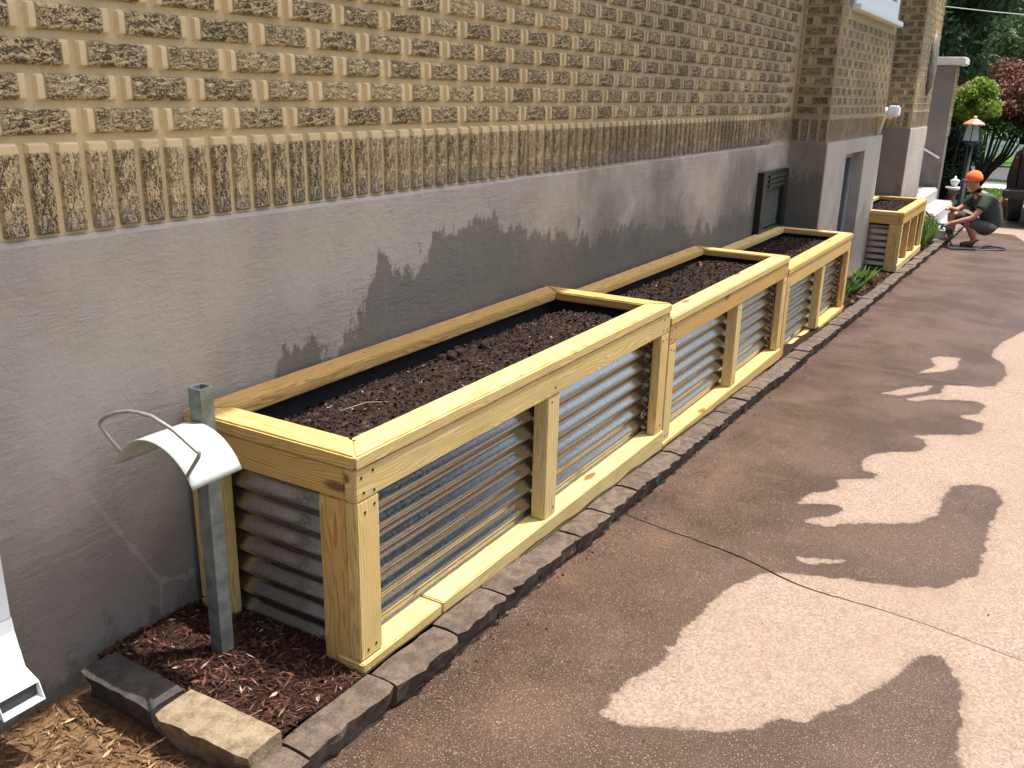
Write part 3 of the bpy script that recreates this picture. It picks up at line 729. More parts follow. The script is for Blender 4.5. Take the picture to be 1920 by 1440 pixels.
# steps up to the porch
st = empty('porch_steps', (0, 0, 0), 0, 'pale concrete porch steps between chimney and lamp post', 'steps')
obj('step', MB().box((12.35, -.72, -.6), (14.85, -.40, -.2)).mesh('step', bevel=.025, seg=3), st, STEPS)
obj('step', MB().box((12.45, -.53, -.6), (14.68, -.20, -.02)).mesh('step', bevel=.025, seg=3), st, STEPS)
obj('step', MB().box((12.0, -.28, -.6), (14.68, 1.99, .16)).mesh('step', bevel=.025, seg=3), st, STEPS)

# ------------------------------------------------------------------ planters
def board(name, parent, L, W, T, loc, rot=(0, 0, 0), mit=(0, 0, 0, 0), bev=.0035):
    a, b, c, d = mit
    vs = [(a, 0, 0), (L-c, 0, 0), (L-d, W, 0), (b, W, 0), (a, 0, T), (L-c, 0, T), (L-d, W, T), (b, W, T)]
    me = MB().add(vs, [(0, 3, 2, 1), (4, 5, 6, 7), (0, 1, 5, 4), (1, 2, 6, 5), (2, 3, 7, 6), (3, 0, 4, 7)]).mesh(name, bevel=bev)
    return obj(name, me, parent, WOOD, loc, rot)
def upright(name, parent, h, wx, wy, loc): return board(name, parent, h, wy, wx, (loc[0]+wx, loc[1], loc[2]), (0, -pi/2, 0))
def corrugated(name, parent, L, z0, z1, loc, rz):
    pitch, amp = .0675, .0078; nz = int((z1-z0)/pitch*12); mb = MB(); vs = []
    for k in range(nz+1):
        z = z0+(z1-z0)*k/nz; ph = 2*pi*z/pitch; y = -amp*(sin(ph)+.12*sin(2*ph))
        vs += [(0, y, z), (L*.5, y+.0006*sin(k), z), (L, y, z)]
    mb.add(vs, [(k*3+i, k*3+i+1, (k+1)*3+i+1, (k+1)*3+i) for k in range(nz) for i in range(2)])
    return obj(name, mb.mesh(name, True), parent, GALV, loc, (0, 0, rz))
SCREW = MB().lathe([(.0045, -.004), (.0045, .0006), (.002, .0002)], 8).mesh('screw'); SCREW.materials.append(BLACKP)
def planter(x0, x1, yf, yb, zb, T, mids, label, broken=False, postw=.089):
    p = empty('planter_box', (x0, 0, zb), 0, label, 'planter', 'raised planters along the wall')
    L = x1-x0; D = yb-yf; w_ = .097; ct = .038; rh = .089; zc = T-ct
    t = random.uniform
    board('cap_board', p, L, w_, ct, (0, yf, zc), (t(-.002, .002), 0, 0), (0, w_, 0, w_), .005)
    board('cap_board', p, L, w_, ct, (L, yb, zc), (0, 0, pi), (0, w_, 0, w_), .005)
    board('cap_board', p, D-.001, w_, ct, (0.0005, yb-.0005, zc+.0008), (0, 0, -pi/2), (0, w_, 0, w_), .005)
    board('cap_board', p, D-.001, w_, ct, (L-.0005, yf+.0005, zc+.0006), (0, 0, pi/2), (0, w_, 0, w_), .005)
    zr = zc-rh
    def rail(x, y, Lr, rz=0): return board('top_rail', p, Lr, .038, rh, (x, y, zr), (0, 0, rz))
    rail(.003, yf+.004, L-.006); rail(.003, yb-.042, L-.006)
    rail(.042, yf+.0425, D-.085, pi/2); rail(L-.004, yf+.0425, D-.085, pi/2)
    hb = .039
    for xx in (.004, L-.004-postw):
        upright('corner_post', p, zr-hb-.001, postw, .038, (xx, yf+.004, hb))
        upright('corner_post', p, zr-hb-.001, postw, .038, (xx, yb-.042, hb))
    for xx in (.004, L-.042):
        for yy in (yf+.0425, yb-.0425-.089): upright('side_post', p, zr+.029, .038, .089, (xx, yy, -.03))
    for mx in mids: upright('middle_post', p, zr-hb-.001, .085, .055, (mx, yf+.006, hb))
    if broken:
        board('bottom_rail', p, .60, .085, .036, (.13, yf-.004, -.012), (0, .03, .015))
        board('bottom_rail', p, L-mids[0]-.10, .089, .038, (mids[0]+.10, yf-.002, .002))
        board('bottom_rail', p, L-.02, .05, .03, (.01, yf+.04, .003))
    elif L > 2.05:
        board('bottom_rail', p, .36, .092, .036, (.0, yf-.006, .001), (0, 0, .004)); board('bottom_rail', p, L-.367, .092, .092, (.366, yf-.004, -.053))
    else: board('bottom_rail', p, L, .092, .072, (0, yf-.004, -.034))
    board('bottom_rail', p, L-.004, .06, .036, (L-.002, yb-.004, .0), (0, 0, pi))
    corrugated('corrugated_panel', p, L-.09, .02, zr+.03, (.045, yf+.072, 0), 0)
    corrugated('corrugated_panel', p, D-.12, -.02, zr+.03, (.056, yb-.06, 0), -pi/2)
    corrugated('corrugated_panel', p, D-.12, -.02, zr+.03, (L-.056, yf+.06, 0), pi/2)
    sc = []
    for px_ in (.03, .07): sc += [(px_, zr+.02), (px_, zr+.07), (px_, zr-.03), (px_, hb+.03), (L-px_, zr+.02), (L-px_, zr+.07), (L-px_, zr-.03), (L-px_, hb+.03)]
    for mx in mids: sc += [(mx+.03, zr-.025), (mx+.06, hb+.025), (mx+.04, zr+.03)]
    for (sx_, sz_) in sc:
        yy = yf+.0035 if sz_ > zr or sx_ < .1 or sx_ > L-.1 else yf+.0055
        obj('screw', SCREW, p, None, (sx_+t(-.006, .006), yy, sz_+t(-.008, .008)), (pi/2, 0, 0))
    lb = MB().box((.072, yf+.090, .03), (L-.072, yf+.094, zc-.004)).box((.072, yb-.062, .03), (L-.072, yb-.058, zc-.004)).box((.068, yf+.095, .03), (.072, yb-.063, zc-.004)).box((L-.072, yf+.095, .03), (L-.068, yb-.063, zc-.004))
    obj('liner', lb.mesh('liner'), p, LINER)
    return p
def soil(x0, x1, yf, yb, z, depth, label):
    a, b, c, d = x0+.073, x1-.073, yf+.096, yb-.064
    def zf(x, y):
        e = min(x-a, b-x, y-c, d-y); back = max(0, (y-(d-.22))/.22)
        return z-.03*math.exp(-max(0, e)/.05)-depth*back**1.3+.016*noise.noise((x*4, y*4, z))+.012*noise.noise((x*13, y*13, 2))+.006*noise.noise((x*40, y*40, 5))
    nx = int((b-a)/.018); ny = int((d-c)/.018)
    me = grid_mesh('potting_soil', a, b, nx, c, d, ny, zf); s = obj('potting_soil', me, None, SOIL); tag(s, label, 'soil', kind='stuff')
    n = int(7000*(x1-x0)); xy = np.column_stack([rng.uniform(a, b, n), rng.uniform(c, d, n)])
    ch = chips('compost_bits', xy, zf, .003, .022, (.25, .9), CH_SOIL, .7, .003, s)
    tag(ch, kind='stuff'); return zf
YF, YBK = -.65, -.03
planter(0, 2.10, YF, YBK, 0., .627, [1.0], 'wooden planter nearest the camera, longest face, beside the hose hanger')
planter(2.105, 4.08, YF, YBK, -.066, .627, [.99], 'middle wooden planter of the three joined boxes')
planter(4.085, 6.01, YF, YBK, -.150, .627, [.98], 'third joined wooden planter with a broken bottom rail by the cellar window', True)
planter(8.62, 10.34, YF, YBK, -.205, .585, [.55, 1.12], 'far separate wooden planter standing in front of the chimney')
z1 = soil(0, 2.10, YF, YBK, .565, .02, 'dark compost filling the nearest planter')
z2 = soil(2.105, 4.08, YF, YBK, .51, .015, 'dark compost filling the middle planter')
z3 = soil(4.085, 6.01, YF, YBK, .425, .012, 'dark compost filling the third planter')
z4 = soil(8.62, 10.34, YF, YBK, .34, .02, 'dark compost filling the far planter by the chimney')
n = 260; xa = rng.uniform(.0, 6., n); ya = np.where(rng.random(n) < .6, rng.uniform(-.645, -.56, n), rng.uniform(-.12, -.04, n))
def capz(x, y): return .6275 if x < 2.1 else .5615 if x < 4.08 else .4775
tag(chips('spilled_soil', np.column_stack([xa, ya]), capz, .003, .012, (.4, .9), CH_SOIL, .15, .0015), 'crumbs of compost spilled on the planter cap boards', 'soil', kind='stuff')
# twigs and clods on the near soil
for (xa, ya, xb, yb_, r, lab) in [(.22, -.47, .30, -.52, .003, 'short pale twig on the compost near the planter corner'), (.34, -.30, .52, -.34, .002, 'thin long twig lying across the nearest compost')]:
    za, zb_ = z1(xa, ya)+.012, z1(xb, yb_)+.008
    tag(obj('twig', MB().tube([(xa, ya, za), ((xa+xb)/2+.01, (ya+yb_)/2, max(za, zb_)+.004), (xb, yb_, zb_)], [r, r*.8, r*.5], 6).mesh('twig', True), None, plain('twig_bark', (.30, .20, .14), .9)), lab, 'twig')
def clod(x, y, r, zf, label):
    bm = bmesh.new(); bmesh.ops.create_icosphere(bm, subdivisions=2, radius=r)
    for v in bm.verts: v.co *= 1+.35*noise.noise(v.co*40+Vector((x*9, y*9, 0)))
    me = bpy.data.meshes.new('soil_clod'); bm.to_mesh(me); bm.free()
    tag(obj('soil_clod', me, None, SOIL, (x, y, zf(x, y)+r*.5)), label, 'soil clod', 'clods on the compost')
for x, y in [(1.02, -.19), (1.06, -.205), (1.03, -.225), (1.09, -.22), (1.05, -.185), (1.22, -.245), (1.25, -.25)]:
    clod(x, y, random.uniform(.013, .022), z1, 'round dark soil clod near the back board of the nearest planter')

# ------------------------------------------------------------------ hose hanger
hh = empty('hose_hanger', (-.13, -.27, 0), 0, 'grey steel post with pale curved hose saddle and wire hoop', 'hose hanger')
pm = MB(); a, b = .0215, .0165
vs = []
for z in (-.12, .775):
    for r in (a, b): vs += [(-r, -r, z), (r, -r, z), (r, r, z), (-r, r, z)]
fs = []
for k in range(4):
    k1 = (k+1) % 4; fs += [(k, k1, 8+k1, 8+k), (4+k1, 4+k, 12+k, 12+k1), (8+k, 8+k1, 12+k1, 12+k)]
pm.add(vs, fs); po = obj('post', pm.mesh('post', bevel=.0015), hh, PORCEL); po.rotation_euler = (0, 0, 0)
sm = MB(); vs = []; NA, NX = 24, 6; R_ = .148
for i in range(NX+1):
    x = -.17+.150*i/NX
    for k in range(NA+1):
        th = radians(-67)+radians(134)*k/NA; vs.append((x, R_*sin(th)-.012, .685-R_+R_*cos(th)-.01*0))
fs = [(i*(NA+1)+k, i*(NA+1)+k+1, (i+1)*(NA+1)+k+1, (i+1)*(NA+1)+k) for i in range(NX) for k in range(NA)]
so_ = obj('saddle', sm.add(vs, fs).mesh('saddle', True), hh, PALEM); sd = so_.modifiers.new('thick', 'SOLIDIFY'); sd.thickness = .0025
wp = [Vector(on_x(u, v, xx))-Vector((-.13, -.27, 0)) for u, v, xx in [(351, 893, -.296), (362, 874, -.302), (372, 857, -.310), (374, 850, -.312), (368, 845, -.313), (326, 807, -.318), (285, 781, -.322), (262, 774, -.323), (241, 771, -.323), (218, 774, -.322), (199, 781, -.320), (189, 789, -.318), (188, 797, -.316), (200, 815, -.31), (227, 847, -.299)]]
obj('wire_hoop', MB().tube(wp, .0048, 8).mesh('wire_hoop', True), hh, RODM)
obj('arm', MB().box((-.03, -.012, .60), (.0, .012, .672)).mesh('arm', bevel=.002), hh, PORCEL)

# ------------------------------------------------------------------ downspout
ds = empty('downspout', (-.63, -.06, 0), 0, 'white ribbed downspout with flared outlet at the left edge', 'downspout')
def rect_pipe(path, wx, wd, rib=0):
    vs = []; fs = []
    for i, (y, z, ang) in enumerate(path):
        n = Vector((0, cos(ang), sin(ang)))
        w_ = wd if not isinstance(wd, (list, tuple)) else wd[i]
        for sx, sn in ((-1, -1), (1, -1), (1, 1), (-1, 1)): vs.append((sx*wx/2, y+n.y*sn*w_/2, z+n.z*sn*w_/2))
    for i in range(len(path)-1):
        for k in range(4): fs.append((i*4+k, i*4+(k+1) % 4, i*4+4+(k+1) % 4, i*4+4+k))
    return MB().add(vs, fs)
WB = plain('white_aluminium', (.78, .82, .86), .4, vary=.03)
obj('pipe', rect_pipe([(0, 5.2, 0), (0, .30, 0)], .095, .075).mesh('pipe'), ds, WB)
obj('elbow', rect_pipe([(0, .30, 0), (-.003, .27, .1), (-.006, .255, .02), (-.014, .235, .3), (-.018, .222, .25), (-.03, .198, .55), (-.036, .186, .5), (-.055, .165, .9), (-.064, .158, .85)], .097, .079).mesh('elbow'), ds, WB)
ou = obj('outlet', rect_pipe([(-.058, .162, .88), (-.08, .143, 1.1), (-.118, .132, 1.22)], .10, [.078, .066, .046]).mesh('outlet'), ds, WB); sd = ou.modifiers.new('thick', 'SOLIDIFY'); sd.thickness = .003
obj('outlet_shade', MB().box((-.046, -.100, .115), (.046, -.096, .158)).mesh('outlet_shade'), ds, BLACKP)  # black plate standing in for the shade inside the outlet

# ------------------------------------------------------------------ plants
def crown_pts(n, lobes):
    """points in lumpy shell clumps: lobes = (cx,cy,cz,rx,ry,rz)"""
    L = np.array(lobes); k = rng.integers(0, len(L), n); d = unit(n); r = rng.random(n)**.45
    return L[k, :3]+d*L[k, 3:]*r[:, None], d
def leaf_obj(name, n, lobes, size, mat, parent=None, up=.35):
    P, d = crown_pts(n, lobes); N = d*.6+unit(n)*.8+np.array([0, 0, up]); N /= np.linalg.norm(N, axis=1, keepdims=True)
    A = np.cross(N, unit(n)); A /= np.linalg.norm(A, axis=1, keepdims=True); B = np.cross(N, A)
    s = size*rng.uniform(.5, 1.25, n)[:, None]
    return obj(name, quads(name, P, A*s, B*s*.55, rng.random(n)), parent, mat)
def lobes_in(c, r, n, lr):
    out = []
    for i in range(n):
        d = unit(1)[0]*(random.random()**.35); q = random.uniform(*lr)
        out.append((c[0]+d[0]*r[0], c[1]+d[1]*r[1], c[2]+d[2]*r[2], q, q, q*.8))
    return out
def tree(name, loc, h, cr, n, size, mat, label, group='trees beyond the street', trunk=.16, base=.35):
    t = empty(name, loc, 0, label, 'tree', group); lob = lobes_in((0, 0, h*.62), (cr, cr, h*.36), 46, (cr*.22, cr*.42))
    tk = MB().tube([(0, 0, -.3), (.05, .03, h*.2), (-.05, .08, h*.45), (.05, 0, h*.75)], [trunk, trunk*.8, trunk*.6, trunk*.2], 9)
    for l in lob[:14]:
        z0 = h*random.uniform(.22, .5); tk.tube([(0, 0, z0), (l[0]*.5, l[1]*.5, (z0+l[2])*.5+.1), (l[0], l[1], l[2])], [trunk*.4, trunk*.25, trunk*.06], 6)
    obj('trunk', tk.mesh('trunk', True), t, BARK); leaf_obj('crown', n, lob, size, mat, t); return t
TL = ['tall dark green tree rising behind the maple at upper right', 'dense mid green tree beyond the street behind the lamp', 'dark leafy tree beyond the street further left', 'leafy tree beyond the street at the right edge', 'far mid green tree closing the view down the street']
for i, (x, y, h, c, mt, nn) in enumerate([(24, 1.6, 6.8, 2.0, LF_DARK, 15000), (46, 3.5, 12, 4.5, LF_MID, 15000), (30, 6.5, 10, 3.4, LF_DARK, 9000), (33, -1.2, 9.5, 2.6, LF_MID, 14000), (62, -2, 15, 6, LF_DARK, 12000)]):
    tree('broadleaf_tree', (x, y, max(G(x), -1.05)-.05), h, c, nn, .10 if x < 40 else .2, mt, TL[i])
for i, (x, y, h, c) in enumerate([(52, 14, 12, 5), (50, -14, 12, 5), (12, -16, 9, 3.5), (-6, -15, 9, 3.5), (64, 8, 13, 6)]):
    tree('broadleaf_tree', (x, y, max(G(x), -1.05)-.05), h, c, 5000, .3, LF_MID, ['spreading street tree left of the far lawn', 'spreading street tree right of the far lawn', 'neighbour tree across the driveway lawn', 'neighbour tree behind the camera side', 'far tree between the street trees'][i])
for i, (x, y) in enumerate([(1.5, -8.5), (5.5, -8.8), (9.5, -8.4)]):
    tree('broadleaf_tree', (x, y, G(x)-.05), 5., 2., 3500, .16, LF_DARK, ['neighbour tree opposite the nearest planter', 'neighbour tree opposite the third planter', 'neighbour tree opposite the chimney'][i], 'trees along the far side of the drive')
for i, (x, y) in enumerate([(-6.5, -.6), (-6.8, -3.2), (-6.4, 1.8)]):  # unseen trees added to block sky light and darken end faces
    tree('broadleaf_tree', (x, y, -.1), 6., 2.1, 8000, .17, LF_DARK, ['added shading tree behind the camera in line with the kerb', 'added shading tree behind the camera over the drive', 'added shading tree behind the camera at the house corner'][i], 'added trees blocking sky light behind the camera')
# dark hedge with sunlit lime top shrub, japanese maple
hg = empty('evergreen_shrub', (16.4, -.1, -.52), 0, 'dark evergreen shrub beside the porch pier', 'shrub')
leaf_obj('foliage', 17000, lobes_in((0, 0, 1.0), (.5, .5, .85), 40, (.2, .34)), .04, LF_HEDGE, hg)
obj('stem', MB().tube([(0, 0, -.1), (.03, .02, .8), (0, 0, 1.5)], [.05, .04, .02], 7).mesh('stem', True), hg, BARK)
lm = empty('lime_shrub', (16.0, -.32, -.5), 0, 'bright yellow green shrub glowing in sun behind the porch pier', 'shrub')
leaf_obj('foliage', 9500, lobes_in((.1, .0, 2.0), (.35, .55, .30), 30, (.10, .2))+lobes_in((.1, .1, 1.6), (.3, .5, .3), 8, (.1, .16)), .035, LF_LIME, lm)
obj('stem', MB().tube([(0, 0, -.1), (.03, .02, .9), (.1, -.05, 1.8)], [.03, .025, .012], 7).mesh('stem', True), lm, BARK)
jm = empty('japanese_maple', (18.6, -.55, -.57), 0, 'maroon japanese maple with spreading dark branches behind the lamp', 'tree')
lob = lobes_in((.3, -.45, 2.30), (1.3, 1.45, .42), 40, (.22, .4))+lobes_in((.2, -.3, 1.85), (.9, 1.1, .2), 12, (.2, .3))
leaf_obj('crown', 17000, lob, .042, LF_RED, jm, up=.8)
leaf_obj('inner_foliage', 8000, [(l[0], l[1], l[2]-.30, l[3], l[4], l[5]*.7) for l in lob], .04, LF_MID, jm, up=.8)
tk = MB().tube([(0, 0, -.1), (.02, .02, .4), (-.03, -.02, .75)], [.065, .055, .05], 8)
for l in lob[:16]: tk.tube([(-.02, 0, .35+.3*random.random()), (l[0]*.45, l[1]*.45, 1.1), (l[0], l[1], l[2])], [.034, .022, .006], 6)
obj('trunk', tk.mesh('trunk', True), jm, BARK)
def clump(name, loc, n, h, spread, mat, label, wdt=.012, cat='plant', bloom=None):
    p = empty(name, loc, 0, label, cat); an = rng.uniform(0, 2*pi, n); tl = rng.uniform(.15, .9, n)*spread; hh_ = h*rng.uniform(.6, 1.1, n)
    A = np.column_stack([np.cos(an)*tl, np.sin(an)*tl, hh_])*.5; B = np.column_stack([-np.sin(an), np.cos(an), np.zeros(n)])*wdt
    P = A+np.column_stack([np.cos(an)*.02, np.sin(an)*.02, np.zeros(n)])
    obj('foliage', quads(name, P, A, B, rng.random(n)), p, mat)
    if bloom: leaf_obj('bloom', 160, [(0, 0, h*.8, spread*.7, spread*.7, h*.3)], .012, bloom, p)
    return p
clump('daylily_clump', (6.30, -.52, -.19), 90, .26, .16, LF_GRASS, 'low grassy green clump beside the third planter', .008)
clump('hosta_clump', (6.95, -.50, -.21), 60, .15, .2, LF_MID, 'small broad leaved plant near the far planter end', .025)
clump('hosta_clump', (7.75, -.47, -.24), 60, .16, .22, LF_GRASS, 'small green plant close to the far planter corner panel', .02)
clump('flower_clump', (11.0, -.56, -.33), 150, .48, .26, LF_GRASS, 'leggy plant with yellowing blooms beside the far planter', .012, bloom=LF_FLOWER)
clump('flower_clump', (11.7, -.58, -.36), 110, .4, .2, LF_GRASS, 'low leafy plant at the foot of the steps', .014)
clump('ornamental_grass', (17.2, -1.2, -.53), 220, .5, .3, LF_DRY, 'tuft of tan ornamental grass behind the crouching man', .008)
clump('potted_plant_leaves', (12.6, -.16, .16), 90, .16, .14, LF_HEDGE, 'dark low plant on the top porch step', .02)
def rock(x, y, z, r, label):
    bm = bmesh.new(); bmesh.ops.create_icosphere(bm, subdivisions=3, radius=r)
    for v in bm.verts: v.co *= 1+.3*noise.noise(v.co*4/r*.25+Vector((x*3, y*3, 0))); v.co.z *= .62
    me = bpy.data.meshes.new('garden_rock'); bm.to_mesh(me); bm.free(); tag(obj('garden_rock', me, None, ROCK, (x, y, z)), label, 'rock', 'rocks edging the front bed')
for i, (x, y, r, lab) in enumerate([(15.4, -.42, .17, 'rounded garden rock just past the steps'), (15.8, -.62, .2, 'larger grey rock in front of the lamp post'), (15.3, -.72, .14, 'small rock beside the lowest step'), (16.3, -.78, .18, 'garden rock right of the lamp post'), (16.9, -.55, .16, 'garden rock under the maple'), (12.2, -.62, .08, 'small stone at the foot of the steps'), (12.3, -.52, .1, 'pale stone between flowers and steps')]):
    rock(x, y, G(x)+r*.25, r, lab)

# lamp post
lp = empty('lamp_post', (14.9, -.62, G(14.9)), 0, 'black garden lamp post with lantern under a copper roof', 'lamp post')
zb = 1.36; q = -.0
obj('post', MB().tube([(0, 0, -.1), (0, 0, .12), (0, 0, .14), (0, 0, zb-.06)], [.07, .07, .045, .04], 12).mesh('post', True), lp, BLACKM)
obj('lantern_base', MB().lathe([(.04, zb-.08), (.09, zb-.03), (.10, zb)], 12).mesh('lantern_base', True), lp, BLACKM)
ln = MB()
for k in range(6):
    a = pi/3*k; ln.tube([(.145*cos(a), .145*sin(a), zb), (.10*cos(a), .10*sin(a), zb+.26)], .008, 6)
lo = obj('lantern_cage', ln.tube([(.145*cos(pi/3*k), .145*sin(pi/3*k), zb+.004) for k in range(7)], .01, 6).mesh('lantern_cage'), lp, BLACKM)
LANT = plain('lantern_glass', (.30, .36, .36), .15)
for k in range(6):
    a, b = pi/3*k, pi/3*(k+1); R1, R2 = .138, .095
    obj('pane', MB().add([(R1*cos(a), R1*sin(a), zb+.01), (R1*cos(b), R1*sin(b), zb+.01), (R2*cos(b), R2*sin(b), zb+.255), (R2*cos(a), R2*sin(a), zb+.255)], [(0, 1, 2, 3)]).mesh('pane'), lo, LANT)
obj('lantern_roof', MB().lathe([(.18, zb+.255), (.17, zb+.275), (.09, zb+.32), (.03, zb+.35), (.035, zb+.37), (.012, zb+.39)], 6).mesh('lantern_roof'), lp, COPPER)
# white ornament in the hedge shade
gn = empty('garden_ornament', (15.3, -.45, G(15.3)), 0, 'small white tiered garden ornament in shade by the hedge', 'ornament')
obj('pedestal', MB().lathe([(.08, 0), (.06, .1), (.05, .5), (.10, .55)], 14).mesh('pedestal', True), gn, ROCK)
obj('bowl', MB().lathe([(.03, .55), (.13, .60), (.135, .62), (.04, .63)], 16).mesh('bowl', True), gn, WHITE)
obj('finial', MB().lathe([(.03, .63), (.07, .70), (.075, .73), (.02, .76), (.01, .80)], 14).mesh('finial', True), gn, WHITE)
# picket fence across the street
pf = empty('picket_fence', (50, 0, -1.0), 0, 'white picket fence across the street below the trees', 'fence')
pk = MB().box((-.012, -.045, 0), (.012, .045, .95)).add([(-.012, -.045, .95), (.012, -.045, .95), (.012, .045, .95), (-.012, .045, .95), (-.012, 0, 1.02), (.012, 0, 1.02)], [(0, 4, 3), (1, 2, 5), (0, 1, 5, 4), (2, 3, 4, 5)]).mesh('picket'); pk.materials.append(WHITE)
for k in range(60): obj('picket', pk, pf, None, (0, -3+k*.13, 0))
for z in (.25, .75): obj('rail', MB().box((.014, -3.1, z), (.05, 4.8, z+.08)).mesh('rail'), pf, WHITE)
# overhead wire
a = on_x(1770, 12, 20.); b = on_x(1960, 31, 20.5)
d = (b-a).normalized()
tag(obj('overhead_wire', MB().tube([a-d*6, a, (a+b)/2-Vector((0, 0, .01)), b, b+d*8], .011, 6).mesh('overhead_wire'), None, plain('wire_grey', (.5, .5, .5), .5)), 'thin pale overhead wire crossing the trees at upper right', 'wire')

# ------------------------------------------------------------------ black pickup at the end of the drive
tk_ = empty('pickup_truck', (15.75, -2.12, G(16.)), 0, 'black pickup truck rear cut off by the right edge of the photo', 'truck')
PAINT = plain('black_car_paint', (.010, .011, .013), .22, 0, .05)
def tb(name, a, b, mat, par=tk_, bev=.03): return obj(name, MB().box(a, b).mesh(name, bevel=bev, seg=3), par, mat)
bd = MB(); prof = [(-.86, .52), (-.93, .62), (-.95, .80), (-.93, 1.0), (-.88, 1.22), (-.84, 1.24)]
pp = prof+[(-y, z) for y, z in prof[::-1]]; vs = [(x, y, z) for x in (.06, 5.2) for y, z in pp]; n_ = len(pp)
bd.add(vs, [tuple(range(n_-1, -1, -1)), tuple(n_+k for k in range(n_))]+[(k, (k+1) % n_, n_+(k+1) % n_, n_+k) for k in range(n_)])
obj('body', bd.mesh('body', bevel=.01), tk_, PAINT)
tg = tb('tailgate', (.02, -.80, .62), (.058, .80, 1.225), PAINT); tb('handle', (.0, -.12, 1.03), (.019, .12, 1.09), BLACKP, tg, .006)
tb('bumper', (-.10, -.97, .48), (.05, .97, .64), BLACKP); tb('cab', (2.0, -.80, 1.245), (3.8, .80, 1.80), PAINT, bev=.12); tb('rear_window', (1.985, -.62, 1.33), (1.999, .62, 1.70), GLASS, bev=.004)
for s in (-1, 1):
    tb('tail_light', (.03, s*.86-.03, .95), (.058, s*.86+.03, 1.15), plain('red_lens', (.08, .01, .012), .2), bev=.01)
    for x in (1.0, 4.3):
        wh = obj('wheel', MB().lathe([(.2, -.11), (.34, -.11), (.37, -.08), (.37, .08), (.34, .11), (.2, .11)], 26).mesh('tyre', True), tk_, BLACKP, (x, s*.78, .37), (pi/2, 0, 0))
        obj('rim', MB().lathe([(.02, -.09), (.2, -.10), (.2, .10), (.02, .09)], 20).mesh('rim', True), wh, RODM)
tb('side_mirror', (3.3, .82, 1.22), (3.42, 1.02, 1.38), BLACKP); tb('number_plate', (-.105, -.15, .50), (-.101, .15, .62), WHITE, bev=.001)

# ------------------------------------------------------------------ the crouching man
F = Vector((-.50, .866, 0)); SD = Vector((-.866, -.50, 0))     # facing the wall; SD = his left, towards the camera
man = empty('person', (12.35, -1.16, G(12.35)), 0, 'man in dark green shirt, shorts and orange cap crouching with a hose wand', 'person')
def L3(f, s, z): return F*f+SD*s+Vector((0, 0, z))
def skin(name, V, E, mat, parent, sub=2, root=0):
    me = bpy.data.meshes.new(name); me.from_pydata([L3(*v[:3]) for v in V], E, []); o = obj(name, me, parent, mat)
    o.modifiers.new('skin', 'SKIN'); sv = me.skin_vertices[0].data
    for i, v in enumerate(V):
        r = v[3]; sv[i].radius = (r, r) if not isinstance(r, tuple) else r; sv[i].use_root = (i == root)
    sb_ = o.modifiers.new('sub', 'SUBSURF'); sb_.levels = sub; sb_.render_levels = sub
    o.modifiers['skin'].use_smooth_shade = True; return o
SKIN = plain('sunburnt_skin', (.40, .185, .12), .55, vary=.08); SHIRT = plain('dark_green_cotton', (.035, .055, .042), .85); SHORT = plain('dark_brown_canvas', (.055, .045, .042), .85)
CAPM = plain('orange_cap_cloth', (.85, .16, .04), .8); SHOE = plain('black_boot', (.018, .016, .016), .6); HAIR = plain('short_brown_hair', (.06, .035, .025), .9); SOCK = plain('tan_sock', (.55, .42, .30), .9)
V = [(-.05, 0, .30, .085), (-.07, 0, .44, .09), (.0, 0, .58, .10), (.08, 0, .68, .08), (.15, 0, .735, .055), (.20, 0, .785, .064), (.25, 0, .84, .098), (.245, 0, .905, .098)]
E = [(i, i+1) for i in range(7)]
def chain(start, pts):
    p = start
    for q in pts: V.append(q); E.append((p, len(V)-1)); p = len(V)-1
    return p
for s, el, ha in ((1, (.25, .21, .42, .038), (.50, .14, .33, .027)), (-1, (.30, -.20, .47, .038), (.44, -.08, .50, .027))):
    w1 = chain(3, [(.09, s*.17, .655, .058), (.16, s*.20, .55, .046), el, tuple((el[k]+ha[k])/2 for k in range(3))+(.036,), ha])
    d = (Vector(ha[:3])-Vector(el[:3])).normalized()
    pm_ = chain(w1, [tuple(Vector(ha[:3])+d*.05)+(.030,)])
    for k in range(4):
        b0 = Vector(ha[:3])+d*(.09-.006*abs(k-1)); off = Vector((0, (k-1.5)*.019, 0))
        chain(pm_, [tuple(b0+off)+(.010,), tuple(b0+off+d*.03+Vector((0, 0, -.012)))+(.009,), tuple(b0+off+d*.042+Vector((-.006, 0, -.034)))+(.008,)])
    chain(w1, [tuple(Vector(ha[:3])+d*.03+Vector((0, -s*.03, .015)))+(.012,), tuple(Vector(ha[:3])+d*.06+Vector((0, -s*.034, .005)))+(.009,)])
for s, kn, an in ((1, (.30, .16, .34, .062), (.16, .14, .10, .040)), (-1, (.40, -.15, .44, .062), (.36, -.14, .10, .040))):
    chain(0, [(.0, s*.09, .28, .06), tuple((Vector((0, s*.10, .28))+Vector(kn[:3]))/2)+(.062,), kn, tuple((Vector(kn[:3])*.55+Vector(an[:3])*.45)+Vector((-.03, 0, 0)))+(.058,), an, (an[0]+.06, an[1], .05, .038), (an[0]+.16, an[1], .035, .030)])
body = skin('body', V, E, SKIN, man)
skin('shirt', [(-.09, 0, .24, .15), (-.105, 0, .38, .155), (-.04, 0, .55, .16), (.06, 0, .665, .125), (.12, 0, .715, .075), (.09, .15, .655, .085), (.15, .195, .56, .070), (.185, .205, .51, .068), (.09, -.15, .655, .085), (.16, -.195, .575, .070), (.20, -.20, .53, .068)],
     [(0, 1), (1, 2), (2, 3), (3, 4), (3, 5), (5, 6), (6, 7), (3, 8), (8, 9), (9, 10)], SHIRT, man)
